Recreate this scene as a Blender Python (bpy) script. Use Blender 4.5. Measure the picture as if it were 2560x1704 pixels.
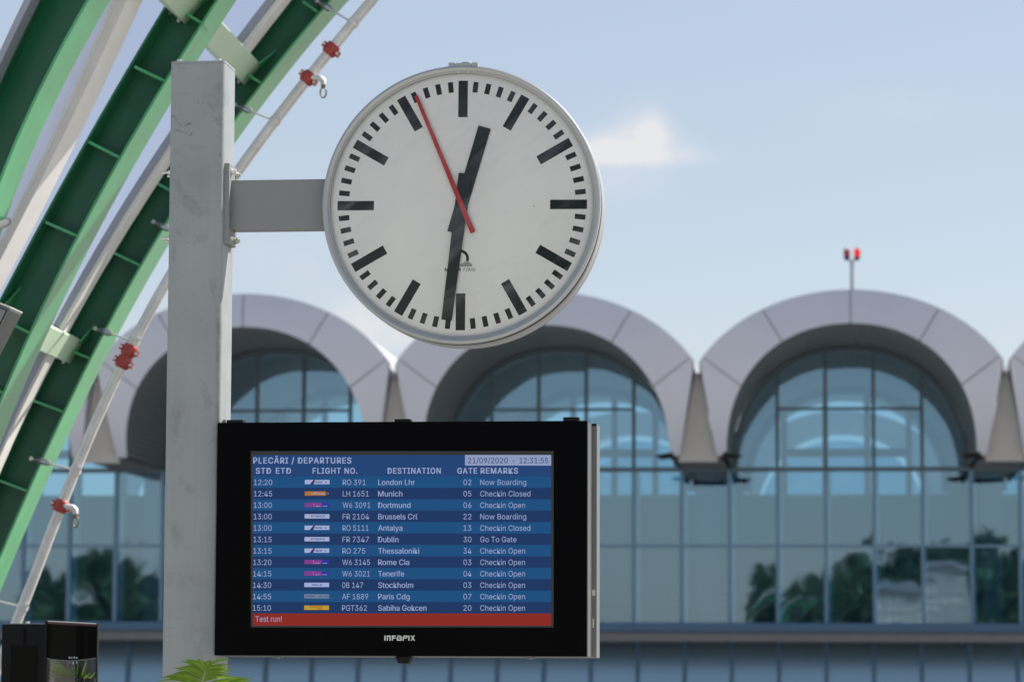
import bpy, bmesh, math, random
import numpy as np
from mathutils import Vector, Matrix

random.seed(7)
rad = math.radians
sc = bpy.context.scene
for o in list(bpy.data.objects):
    bpy.data.objects.remove(o)
COL = sc.collection

# ------------------------------------------------------------------ camera
FPX = 8200.0                                  # focal length in photo pixels (photo is 2560 x 1704)
PITCH = math.atan(838.0 / FPX)
ROLL = 0.0040
CAM = Vector((0, 0, 1.6))
FWD = Vector((0, math.cos(PITCH), math.sin(PITCH)))
R0 = Vector((1, 0, 0))
U0 = Vector((0, -math.sin(PITCH), math.cos(PITCH)))
RGT = R0 * math.cos(ROLL) + U0 * math.sin(ROLL)
UPV = -R0 * math.sin(ROLL) + U0 * math.cos(ROLL)
cd = bpy.data.cameras.new('camera')
cam = bpy.data.objects.new('camera', cd)
COL.objects.link(cam)
mw = Matrix.Identity(4)
for i in range(3):
    mw[i][0], mw[i][1], mw[i][2], mw[i][3] = RGT[i], UPV[i], -FWD[i], CAM[i]
cam.matrix_world = mw
cd.sensor_width = 36.0
cd.lens = 36.0 * FPX / 2560.0
cd.clip_start, cd.clip_end = 0.1, 5000.0
cd.dof.use_dof = True
cd.dof.focus_distance = 11.2
cd.dof.aperture_fstop = 6.0
sc.camera = cam

def ray(x, y):
    return FWD + RGT * ((x - 1280.0) / FPX) + UPV * ((852.0 - y) / FPX)

# ------------------------------------------------------------------ world and sun
SUN_AZ, SUN_EL = 66.0, 46.0
world = bpy.data.worlds.new('World')
sc.world = world
world.use_nodes = True
wn, wl = world.node_tree.nodes, world.node_tree.links
sky = wn.new('ShaderNodeTexSky')
sky.sky_type = 'NISHITA'
sky.sun_disc = False
sky.sun_elevation = rad(SUN_EL)
sky.sun_rotation = rad(SUN_AZ)
sky.altitude = 100
sky.air_density = 1.0
sky.dust_density = 0.5
sky.ozone_density = 1.6
bg = wn['Background']
bg.inputs[1].default_value = 0.0925

def wmath(op, a, b=None, c=None):
    n = wn.new('ShaderNodeMath')
    n.operation = op
    for i, v in enumerate((a, b, c)):
        if v is None:
            continue
        if isinstance(v, (int, float)):
            n.inputs[i].default_value = v
        else:
            wl.new(v, n.inputs[i])
    return n.outputs[0]

def wdot(sock, vec):
    n = wn.new('ShaderNodeVectorMath')
    n.operation = 'DOT_PRODUCT'
    wl.new(sock, n.inputs[0])
    n.inputs[1].default_value = vec
    return n.outputs['Value']

tcn = wn.new('ShaderNodeTexCoord')
dirs = tcn.outputs['Generated']
nz = wn.new('ShaderNodeTexNoise')
nz.inputs['Scale'].default_value = 60.0
nz.inputs['Detail'].default_value = 5.0
wl.new(dirs, nz.inputs['Vector'])
cover = None
# small fair-weather clouds hanging in the sky: (direction, half width, half height, density)
for (cx, cy, hw, hh, dens) in ((1580, 388, 130, 56, 1.4), (1612, 342, 62, 66, 1.4), (1500, 388, 80, 40, 0.85), (1690, 396, 90, 26, 0.5), (930, 815, 150, 75, 0.8),
                               (1560, 455, 140, 60, 0.18), (2240, 270, 260, 60, 0.10), (700, 640, 260, 90, 0.12)):
    d = ray(cx, cy).normalized()
    rt = Vector((d.y, -d.x, 0)).normalized()
    up = rt.cross(d).normalized()
    a = wmath('MULTIPLY', wdot(dirs, rt), FPX / hw)
    b = wmath('MULTIPLY', wdot(dirs, up), FPX / hh)
    r2 = wmath('ADD', wmath('MULTIPLY', a, a), wmath('MULTIPLY', b, b))
    ahead = wmath('GREATER_THAN', wdot(dirs, d), 0.5)
    g = wmath('POWER', 2.7183, wmath('MULTIPLY', r2, -1.3))
    g = wmath('MULTIPLY', wmath('MULTIPLY', g, ahead), dens)
    if dens > 0.8:                                # flat base of the little cumulus
        flat = wn.new('ShaderNodeMapRange')
        flat.interpolation_type = 'SMOOTHSTEP'
        flat.inputs[1].default_value, flat.inputs[2].default_value = (-0.75, 0.1)
        flat.inputs[3].default_value, flat.inputs[4].default_value = 0.1, 1.0
        wl.new(b, flat.inputs[0])
        g = wmath('MULTIPLY', g, flat.outputs[0])
    cover = g if cover is None else wmath('ADD', cover, g)
cover = wmath('MULTIPLY', cover, wmath('MULTIPLY_ADD', nz.outputs['Fac'], 3.0, -0.6))
cover = wmath('MINIMUM', cover, 0.88)
tint = wn.new('ShaderNodeMix')
tint.data_type = 'RGBA'
tint.blend_type = 'MULTIPLY'
tint.inputs[0].default_value = 1.0
wl.new(sky.outputs[0], tint.inputs[6])
tint.inputs[7].default_value = (1.02, 0.86, 0.76, 1)
mixc = wn.new('ShaderNodeMix')
mixc.data_type = 'RGBA'
wl.new(cover, mixc.inputs[0])
hazy = wn.new('ShaderNodeMix')                 # thin high haze that evens out the blue
hazy.data_type = 'RGBA'
hazy.inputs[0].default_value = 0.5
wl.new(tint.outputs[2], hazy.inputs[6])
hazy.inputs[7].default_value = (3.05, 3.6, 4.5, 1)
wl.new(hazy.outputs[2], mixc.inputs[6])
mixc.inputs[7].default_value = (5.0, 4.95, 5.0, 1)
wl.new(mixc.outputs[2], bg.inputs[0])

sl = bpy.data.lights.new('sun', 'SUN')
sl.energy = 5.0
sl.angle = rad(0.55)
sl.color = (1.0, 0.94, 0.86)
so = bpy.data.objects.new('sun', sl)
COL.objects.link(so)
sv = Vector((math.sin(rad(SUN_AZ)) * math.cos(rad(SUN_EL)), math.cos(rad(SUN_AZ)) * math.cos(rad(SUN_EL)), math.sin(rad(SUN_EL))))
so.rotation_euler = sv.to_track_quat('Z', 'Y').to_euler()
so.location = (30, 20, 40)

sc.view_settings.view_transform = 'Standard'
sc.view_settings.look = 'None'
sc.view_settings.exposure = 0.87
sc.view_settings.gamma = 1.0
EXPO = 2.0 ** sc.view_settings.exposure
sc.cycles.max_bounces = 10
sc.cycles.transparent_max_bounces = 24
sc.cycles.sample_clamp_indirect = 6.0

# ------------------------------------------------------------------ materials
def lin(c):
    return tuple((v / 255.0 / 12.92) if v <= 10 else ((v / 255.0 + 0.055) / 1.055) ** 2.4 for v in c)

def new_mat(name):
    m = bpy.data.materials.new(name)
    m.use_nodes = True
    return m, m.node_tree.nodes, m.node_tree.links

def paint(name, col, rough=0.5, metal=0.0, spec=0.5, var=0.08, scale=3.0, bump=0.0, bscale=60.0, rvar=0.1, coat=0.0):
    """painted / metal surface with a little uneven tone, gloss and bump"""
    m, n, l = new_mat(name)
    p = n['Principled BSDF']
    tc = n.new('ShaderNodeTexCoord')
    t = n.new('ShaderNodeTexNoise')
    t.inputs['Scale'].default_value = scale
    t.inputs['Detail'].default_value = 6.0
    t.inputs['Roughness'].default_value = 0.62
    l.new(tc.outputs['Object'], t.inputs['Vector'])
    r = n.new('ShaderNodeMapRange')
    r.inputs[1].default_value, r.inputs[2].default_value = 0.3, 0.7
    r.inputs[3].default_value, r.inputs[4].default_value = 1.0 - var, 1.0 + var
    l.new(t.outputs['Fac'], r.inputs[0])
    mx = n.new('ShaderNodeVectorMath')
    mx.operation = 'SCALE'
    mx.inputs[0].default_value = col[:3]
    l.new(r.outputs[0], mx.inputs['Scale'])
    l.new(mx.outputs[0], p.inputs['Base Color'])
    r2 = n.new('ShaderNodeMapRange')
    r2.inputs[1].default_value, r2.inputs[2].default_value = 0.3, 0.7
    r2.inputs[3].default_value, r2.inputs[4].default_value = max(0.02, rough - rvar * rough), min(1.0, rough + rvar * rough)
    l.new(t.outputs['Fac'], r2.inputs[0])
    l.new(r2.outputs[0], p.inputs['Roughness'])
    p.inputs['Metallic'].default_value = metal
    p.inputs['Specular IOR Level'].default_value = spec
    p.inputs['Coat Weight'].default_value = coat
    if bump:
        b = n.new('ShaderNodeBump')
        b.inputs['Strength'].default_value = bump
        b.inputs['Distance'].default_value = 0.01
        t2 = n.new('ShaderNodeTexNoise')
        t2.inputs['Scale'].default_value = bscale
        t2.inputs['Detail'].default_value = 4.0
        l.new(tc.outputs['Object'], t2.inputs['Vector'])
        l.new(t2.outputs['Fac'], b.inputs['Height'])
        l.new(b.outputs[0], p.inputs['Normal'])
    return m

def emit(name, srgb, k=1.0):
    """lit screen pixels: shows the given colour at the scene's exposure"""
    m, n, l = new_mat(name)
    n.remove(n['Principled BSDF'])
    e = n.new('ShaderNodeEmission')
    c = lin(srgb)
    e.inputs[0].default_value = (*c, 1)
    e.inputs[1].default_value = k / EXPO
    l.new(e.outputs[0], n['Material Output'].inputs[0])
    return m

def glass(name, tint_c, reflect, rough=0.0, fresnel=False, refl_col=(1, 1, 1), warp=0.0):
    """thin tinted pane: see-through part plus a mirror part"""
    m, n, l = new_mat(name)
    n.remove(n['Principled BSDF'])
    t = n.new('ShaderNodeBsdfTransparent')
    t.inputs[0].default_value = (*tint_c, 1)
    g = n.new('ShaderNodeBsdfGlossy')
    g.inputs['Color'].default_value = (*refl_col, 1)
    g.inputs['Roughness'].default_value = rough
    mix = n.new('ShaderNodeMixShader')
    if fresnel:
        f = n.new('ShaderNodeFresnel')
        f.inputs[0].default_value = reflect
        l.new(f.outputs[0], mix.inputs[0])
    else:
        lw = n.new('ShaderNodeLayerWeight')
        lw.inputs[0].default_value = 0.25
        mr = n.new('ShaderNodeMapRange')
        mr.inputs[3].default_value, mr.inputs[4].default_value = reflect, 0.95
        l.new(lw.outputs['Fresnel'], mr.inputs[0])
        l.new(mr.outputs[0], mix.inputs[0])
    l.new(t.outputs[0], mix.inputs[1])
    l.new(g.outputs[0], mix.inputs[2])
    l.new(mix.outputs[0], n['Material Output'].inputs[0])
    if warp:                                      # slightly uneven panes bend what they mirror
        tc = n.new('ShaderNodeTexCoord')
        nt = n.new('ShaderNodeTexNoise')
        nt.inputs['Scale'].default_value = 0.8
        nt.inputs['Detail'].default_value = 1.0
        l.new(tc.outputs['Object'], nt.inputs[0])
        bp = n.new('ShaderNodeBump')
        bp.inputs['Strength'].default_value = 1.0
        bp.inputs['Distance'].default_value = warp
        l.new(nt.outputs['Fac'], bp.inputs['Height'])
        l.new(bp.outputs[0], g.inputs['Normal'])
    return m

def galvanised(name):
    """bare metal post: cloudy tone, smudges, scuffs and fine vertical brushing"""
    m, n, l = new_mat(name)
    p = n['Principled BSDF']
    tc = n.new('ShaderNodeTexCoord')
    def noise(scale, detail, vec=(1, 1, 1), rough=0.6, dist=0.0):
        mp = n.new('ShaderNodeMapping')
        mp.inputs['Scale'].default_value = vec
        l.new(tc.outputs['Object'], mp.inputs[0])
        t = n.new('ShaderNodeTexNoise')
        t.inputs['Scale'].default_value = scale
        t.inputs['Detail'].default_value = detail
        t.inputs['Roughness'].default_value = rough
        t.inputs['Distortion'].default_value = dist
        l.new(mp.outputs[0], t.inputs[0])
        return t.outputs['Fac']
    def rng(s, a, b, c, d):
        r = n.new('ShaderNodeMapRange')
        for i, v in enumerate((a, b, c, d)):
            r.inputs[i + 1].default_value = v
        l.new(s, r.inputs[0])
        return r.outputs[0]
    def mul(a, b):
        q = n.new('ShaderNodeMath')
        q.operation = 'MULTIPLY'
        l.new(a, q.inputs[0])
        l.new(b, q.inputs[1])
        return q.outputs[0]
    cloudy = rng(noise(4.0, 4), 0.3, 0.72, 0.9, 1.08)
    brush = rng(noise(160.0, 2, (1, 1, 0.012)), 0.3, 0.7, 0.98, 1.02)
    smudge = rng(noise(6.0, 9, (1.2, 1.2, 0.8), 0.72, 0.6), 0.56, 0.76, 1.0, 0.60)
    grit = rng(noise(150.0, 3, (1, 1, 0.7)), 0.62, 0.78, 1.0, 0.8)
    streak = rng(noise(9.0, 5, (0.7, 0.7, 4.5), 0.6, 1.2), 0.62, 0.75, 1.0, 0.84)
    v = mul(mul(mul(cloudy, brush), mul(smudge, grit)), streak)
    sep = n.new('ShaderNodeSeparateXYZ')
    l.new(tc.outputs['Object'], sep.inputs[0])
    def mth(op, a, b):
        q = n.new('ShaderNodeMath')
        q.operation = op
        for i, x in enumerate((a, b)):
            if isinstance(x, (int, float)):
                q.inputs[i].default_value = x
            else:
                l.new(x, q.inputs[i])
        return q.outputs[0]
    ragged = rng(noise(22.0, 8, (1, 1, 0.6), 0.75), 0.38, 0.62, 0.0, 1.0)
    # old stains and rubbed marks: (across, height, half width, half height, darkening)
    for (sx, sz, hx, hz, k) in ((-0.055, 2.46, 0.030, 0.095, 0.34), (-0.06, 2.08, 0.03, 0.05, 0.26), (-0.01, 1.92, 0.07, 0.03, 0.2), (0.03, 1.74, 0.035, 0.10, 0.24),
                                (0.085, 2.75, 0.008, 0.13, 0.45), (0.088, 2.45, 0.008, 0.2, 0.4), (-0.075, 3.02, 0.006, 0.06, 0.45), (0.01, 3.3, 0.06, 0.05, 0.12)):
        dx = mth('DIVIDE', mth('SUBTRACT', sep.outputs[0], sx), hx)
        dz = mth('DIVIDE', mth('SUBTRACT', sep.outputs[2], sz), hz)
        g = mth('POWER', 2.7183, mth('MULTIPLY', mth('ADD', mth('MULTIPLY', dx, dx), mth('MULTIPLY', dz, dz)), -1.0))
        v = mul(v, mth('SUBTRACT', 1.0, mth('MULTIPLY', mth('MULTIPLY', g, ragged), k)))
    sc_ = n.new('ShaderNodeVectorMath')
    sc_.operation = 'SCALE'
    sc_.inputs[0].default_value = (0.272, 0.295, 0.30)
    l.new(v, sc_.inputs['Scale'])
    l.new(sc_.outputs[0], p.inputs['Base Color'])
    p.inputs['Metallic'].default_value = 0.25
    l.new(rng(noise(8.0, 6), 0.3, 0.7, 0.42, 0.58), p.inputs['Roughness'])
    b = n.new('ShaderNodeBump')
    b.inputs['Strength'].default_value = 0.04
    l.new(noise(40.0, 3), b.inputs['Height'])
    l.new(b.outputs[0], p.inputs['Normal'])
    return m

M = {}
M['post'] = galvanised('galvanised_steel')
M['bracket'] = paint('bracket_grey', (0.205, 0.215, 0.218), 0.45, 0.15, var=0.03, scale=5, bump=0.02)
M['alu'] = paint('silver_aluminium', (0.17, 0.178, 0.18), 0.38, 0.35, var=0.04, scale=4)
M['alu_dark'] = paint('dark_aluminium_profile', (0.11, 0.117, 0.118), 0.4, 0.3, var=0.05, scale=4)  # aluminium with a darker paint of its own
M['bolt'] = paint('zinc_bolt', (0.55, 0.55, 0.52), 0.3, 0.8, var=0.2, scale=60)
M['rim'] = paint('clock_rim_silver', (0.33, 0.35, 0.355), 0.38, 0.25, var=0.03, scale=3)
M['dial'] = paint('dial_white', (0.79, 0.805, 0.79), 0.45, var=0.02, scale=2.2)
M['dial_lip'] = paint('dial_lip', (0.42, 0.42, 0.40), 0.5, var=0.02)
M['ink'] = paint('dial_black', (0.008, 0.011, 0.011), 0.35, var=0.1, spec=0.3)
M['ink_soft'] = paint('dial_print_grey', (0.03, 0.032, 0.032), 0.5, var=0.1)
M['red'] = paint('second_hand_red', (0.42, 0.018, 0.016), 0.4, var=0.05)
M['scribble'] = paint('pen_marks', (0.06, 0.062, 0.06), 0.7, var=0.1)
M['gasket'] = paint('black_gasket', (0.006, 0.006, 0.006), 0.7, var=0.1)
M['black'] = paint('black_bezel', (0.002, 0.002, 0.0025), 0.3, spec=0.03, var=0.1)
M['black_matt'] = paint('black_housing', (0.008, 0.008, 0.009), 0.5, spec=0.12, var=0.15, scale=8)
M['black_gloss'] = paint('black_gloss_panel', (0.004, 0.004, 0.004), 0.12, spec=0.06, var=0.1)
M['totem_back'] = paint('totem_back_panel', (0.035, 0.042, 0.062), 0.5, var=0.1)
M['maroon'] = paint('maroon_reflection_tint', (0.05, 0.01, 0.008), 0.4, var=0.1)  # maroon colour stands in for a reddish reflection
M['logo'] = paint('logo_print', (0.62, 0.64, 0.6), 0.5, var=0.02)
M['tape'] = paint('white_tape', (0.6, 0.6, 0.56), 0.6, var=0.1)
def reflection_streaks(m, amount):
    """faint reflection streaks put into a pane as noise patches of hazy gloss"""
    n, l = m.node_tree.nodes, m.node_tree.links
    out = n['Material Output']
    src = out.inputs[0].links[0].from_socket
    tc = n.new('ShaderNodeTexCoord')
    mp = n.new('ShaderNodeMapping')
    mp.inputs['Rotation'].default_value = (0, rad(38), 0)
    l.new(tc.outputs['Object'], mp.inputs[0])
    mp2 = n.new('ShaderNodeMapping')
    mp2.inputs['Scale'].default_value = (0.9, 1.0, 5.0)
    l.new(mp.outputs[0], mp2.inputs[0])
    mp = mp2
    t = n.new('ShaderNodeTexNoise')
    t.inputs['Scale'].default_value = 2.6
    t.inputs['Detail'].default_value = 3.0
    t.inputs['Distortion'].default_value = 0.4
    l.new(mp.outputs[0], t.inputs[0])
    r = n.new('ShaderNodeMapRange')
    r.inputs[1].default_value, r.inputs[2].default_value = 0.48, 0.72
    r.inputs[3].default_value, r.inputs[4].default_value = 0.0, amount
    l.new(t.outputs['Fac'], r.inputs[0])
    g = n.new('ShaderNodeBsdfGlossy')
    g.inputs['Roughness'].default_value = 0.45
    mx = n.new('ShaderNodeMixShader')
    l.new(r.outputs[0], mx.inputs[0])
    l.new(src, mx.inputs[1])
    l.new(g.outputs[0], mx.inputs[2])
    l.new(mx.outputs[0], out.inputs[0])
M['clock_glass'] = glass('clock_glass', (0.985, 0.985, 0.98), 1.26, fresnel=True)
reflection_streaks(M['clock_glass'], 0.11)  # diagonal reflections on the glass, imitated by the noise streaks
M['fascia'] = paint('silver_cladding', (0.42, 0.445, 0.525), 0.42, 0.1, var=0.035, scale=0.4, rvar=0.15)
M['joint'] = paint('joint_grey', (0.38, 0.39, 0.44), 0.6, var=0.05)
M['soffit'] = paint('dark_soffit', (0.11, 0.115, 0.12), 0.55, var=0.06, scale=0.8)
M['roof'] = paint('roof_sheet', (0.42, 0.43, 0.46), 0.45, 0.2, var=0.05, scale=0.3)
M['vault'] = paint('interior_vault', (0.24, 0.26, 0.27), 0.7, var=0.04, scale=0.5)
M['inner_wall'] = paint('interior_wall', (0.27, 0.33, 0.38), 0.7, var=0.07, scale=0.35)
M['inner_floor'] = paint('interior_floor', (0.3, 0.3, 0.3), 0.3, var=0.1, scale=0.5)
M['pier'] = paint('pier_render', (0.34, 0.335, 0.33), 0.65, var=0.1, scale=0.7)
M['ledge'] = paint('brown_ledge', (0.13, 0.12, 0.12), 0.6, var=0.15, scale=1.2)
M['mullion'] = paint('blue_grey_mullion', (0.12, 0.235, 0.35), 0.4, 0.1, var=0.05, scale=1)
M['mullion_dark'] = paint('dark_mullion', (0.065, 0.11, 0.145), 0.45, 0.1, var=0.05, scale=1)
M['fin'] = paint('inner_fin', (0.6, 0.72, 0.8), 0.6, var=0.04)
M['lobby'] = paint('lobby_wall', (0.62, 0.62, 0.64), 0.7, var=0.1, scale=0.4)
M['porch'] = paint('porch_soffit', (0.22, 0.205, 0.21), 0.6, var=0.08)
M['spandrel'] = paint('blue_spandrel', (0.06, 0.14, 0.24), 0.4, 0.1, var=0.05, scale=0.8)
M['facade_glass'] = glass('tinted_facade_glass', (0.36, 0.61, 0.78), 0.30, rough=0.02, refl_col=(0.52, 0.79, 1.0), warp=0.0035)
M['lower_glass'] = glass('ground_floor_glass', (0.36, 0.48, 0.60), 0.42, rough=0.27, refl_col=(0.60, 0.84, 1.0))
M['rear_glass'] = glass('rear_glass', (0.72, 0.9, 0.95), 0.06, refl_col=(0.8, 0.95, 1.0))
M['green'] = paint('green_steel_paint', (0.009, 0.13, 0.058), 0.34, spec=0.5, var=0.16, scale=2.5, bump=0.03, bscale=25)
M['green_lit'] = paint('green_lit_paint', (0.065, 0.35, 0.14), 0.36, spec=0.6, var=0.2, scale=5.0, bump=0.03, bscale=30)  # same green as the web, lightened to imitate light bounced onto it
M['green_pale'] = paint('pale_green_paint', (0.56, 0.74, 0.53), 0.5, var=0.06, scale=5, bump=0.03)
M['white_trim'] = paint('white_roof_trim', (0.78, 0.76, 0.71), 0.4, var=0.08, scale=3)
M['sky_trim'] = paint('glossy_white_sheet', (0.80, 0.82, 0.90), 0.22, 0.35, var=0.05, scale=2)
M['grey_trim'] = paint('grey_roof_trim', (0.30, 0.32, 0.37), 0.4, 0.2, var=0.06, scale=3)
M['pipe'] = paint('galvanised_pipe', (0.74, 0.72, 0.68), 0.4, 0.25, var=0.16, scale=9, bump=0.03)
M['coupling'] = paint('red_coupling', (0.40, 0.05, 0.04), 0.42, var=0.18, scale=25, bump=0.08, bscale=90)
M['brass'] = paint('tarnished_brass', (0.25, 0.17, 0.08), 0.4, 0.6, var=0.25, scale=40)
M['leaf'] = paint('palm_leaf', (0.13, 0.25, 0.015), 0.42, var=0.35, scale=14, spec=0.4)
n_, l_ = M['leaf'].node_tree.nodes, M['leaf'].node_tree.links
t_ = n_.new('ShaderNodeBsdfTranslucent'); t_.inputs[0].default_value = (0.22, 0.34, 0.02, 1)
x_ = n_.new('ShaderNodeMixShader'); x_.inputs[0].default_value = 0.35
l_.new(n_['Principled BSDF'].outputs[0], x_.inputs[1]); l_.new(t_.outputs[0], x_.inputs[2])
l_.new(x_.outputs[0], n_['Material Output'].inputs[0])
M['leaf_stem'] = paint('palm_stem', (0.20, 0.24, 0.06), 0.5, var=0.2, scale=12)
M['bark'] = paint('bark', (0.10, 0.08, 0.06), 0.85, var=0.3, scale=8, bump=0.4, bscale=15)
M['tree_leaf'] = paint('tree_leaf', (0.085, 0.165, 0.09), 0.6, var=0.45, scale=1.2)
M['tree_leaf_light'] = paint('tree_leaf_light', (0.13, 0.21, 0.10), 0.6, var=0.4, scale=1.2)
M['pot'] = paint('dark_pot', (0.05, 0.05, 0.055), 0.5, var=0.1)
M['ground'] = paint('paving', (0.45, 0.425, 0.385), 0.85, var=0.18, scale=0.5, bump=0.15, bscale=12)
M['road'] = paint('asphalt', (0.06, 0.06, 0.062), 0.85, var=0.2, scale=0.8, bump=0.2, bscale=20)
M['lamp_red'] = emit('lit_red_lamp', (235, 62, 62))
M['lamp_red_off'] = paint('red_lamp_lens', (0.22, 0.02, 0.03), 0.2, var=0.1)
M['lamp_grey'] = paint('lamp_pole_grey', (0.30, 0.31, 0.33), 0.5, 0.2, var=0.05)
# translucent roof sheet over the arches
m_, n_, l_ = new_mat('translucent_roof_sheet')
n_.remove(n_['Principled BSDF'])
a_ = n_.new('ShaderNodeBsdfTransparent'); a_.inputs[0].default_value = (0.90, 0.89, 0.98, 1)
b_ = n_.new('ShaderNodeBsdfTranslucent'); b_.inputs[0].default_value = (0.75, 0.74, 0.85, 1)
c_ = n_.new('ShaderNodeBsdfGlossy'); c_.inputs['Roughness'].default_value = 0.08
x_ = n_.new('ShaderNodeMixShader'); x_.inputs[0].default_value = 0.16
y_ = n_.new('ShaderNodeMixShader'); y_.inputs[0].default_value = 0.05
l_.new(a_.outputs[0], x_.inputs[1]); l_.new(b_.outputs[0], x_.inputs[2])
l_.new(x_.outputs[0], y_.inputs[1]); l_.new(c_.outputs[0], y_.inputs[2])
l_.new(y_.outputs[0], n_['Material Output'].inputs[0])
M['roof_sheet'] = m_
# tinted clear shield
M['shield'] = glass('tinted_shield', (0.86, 0.88, 0.9), 0.04)
# the departures screen
M['s_head'] = emit('screen_header_blue', (38, 68, 116))
M['s_light'] = emit('screen_row_light', (33, 79, 126))
M['s_dark'] = emit('screen_row_dark', (34, 57, 100))
M['s_red'] = emit('screen_red_bar', (136, 45, 38))
M['s_text'] = emit('screen_text', (148, 161, 200))
M['s_date'] = emit('screen_date_box', (142, 155, 190))
M['s_ink'] = emit('screen_date_text', (34, 56, 112))
M['s_white'] = emit('screen_logo_white', (160, 172, 212))
M['s_navy'] = emit('screen_logo_navy', (36, 44, 105))
M['s_orange'] = emit('screen_logo_orange', (168, 112, 50))
M['s_magenta'] = emit('screen_logo_magenta', (128, 62, 140))
M['s_violet'] = emit('screen_logo_violet', (52, 56, 150))
M['s_blue'] = emit('screen_logo_blue', (40, 70, 150))
M['s_silver'] = emit('screen_logo_silver', (110, 124, 150))
M['s_yellow'] = emit('screen_logo_yellow', (188, 152, 46))
M['s_rust'] = emit('screen_logo_rust', (150, 70, 40))
M['s_black'] = emit('screen_logo_black', (38, 44, 52))
M['s_edge'] = paint('screen_inner_border', (0.012, 0.016, 0.013), 0.4, var=0.1)

# ------------------------------------------------------------------ building helpers
class Frame:
    """upright local frame: u to the right, w into the picture, z up"""
    def __init__(s, yaw, origin=(0, 0)):
        s.O = Vector((origin[0], origin[1], 0))
        s.U = Vector((math.cos(yaw), -math.sin(yaw), 0))
        s.W = Vector((math.sin(yaw), math.cos(yaw), 0))
    def pt(s, u, w, z):
        return s.O + s.U * u + s.W * w + Vector((0, 0, z))
    def pix(s, x, y, w):
        d = ray(x, y)
        t = (w - (CAM - s.O).dot(s.W)) / d.dot(s.W)
        p = CAM + d * t
        return (p - s.O).dot(s.U), p.z
    def pixw(s, x, y, w):
        u, z = s.pix(x, y, w)
        return s.pt(u, w, z)
    def mat(s, u, w, z):
        m = Matrix.Identity(4)
        p = s.pt(u, w, z)
        for i in range(3):
            m[i][0], m[i][1], m[i][3] = s.U[i], s.W[i], p[i]
        return m

WM = {}                                         # world matrix of each thing

def thing(name, label, cat, fr, base, group=None):
    e = bpy.data.objects.new(name, None)
    COL.objects.link(e)
    e.empty_display_size = 0.2
    m = fr.mat(*base)
    e.matrix_world = m
    WM[e.name] = m
    e['label'] = label
    e['category'] = cat
    if group:
        e['group'] = group
    return e

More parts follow.
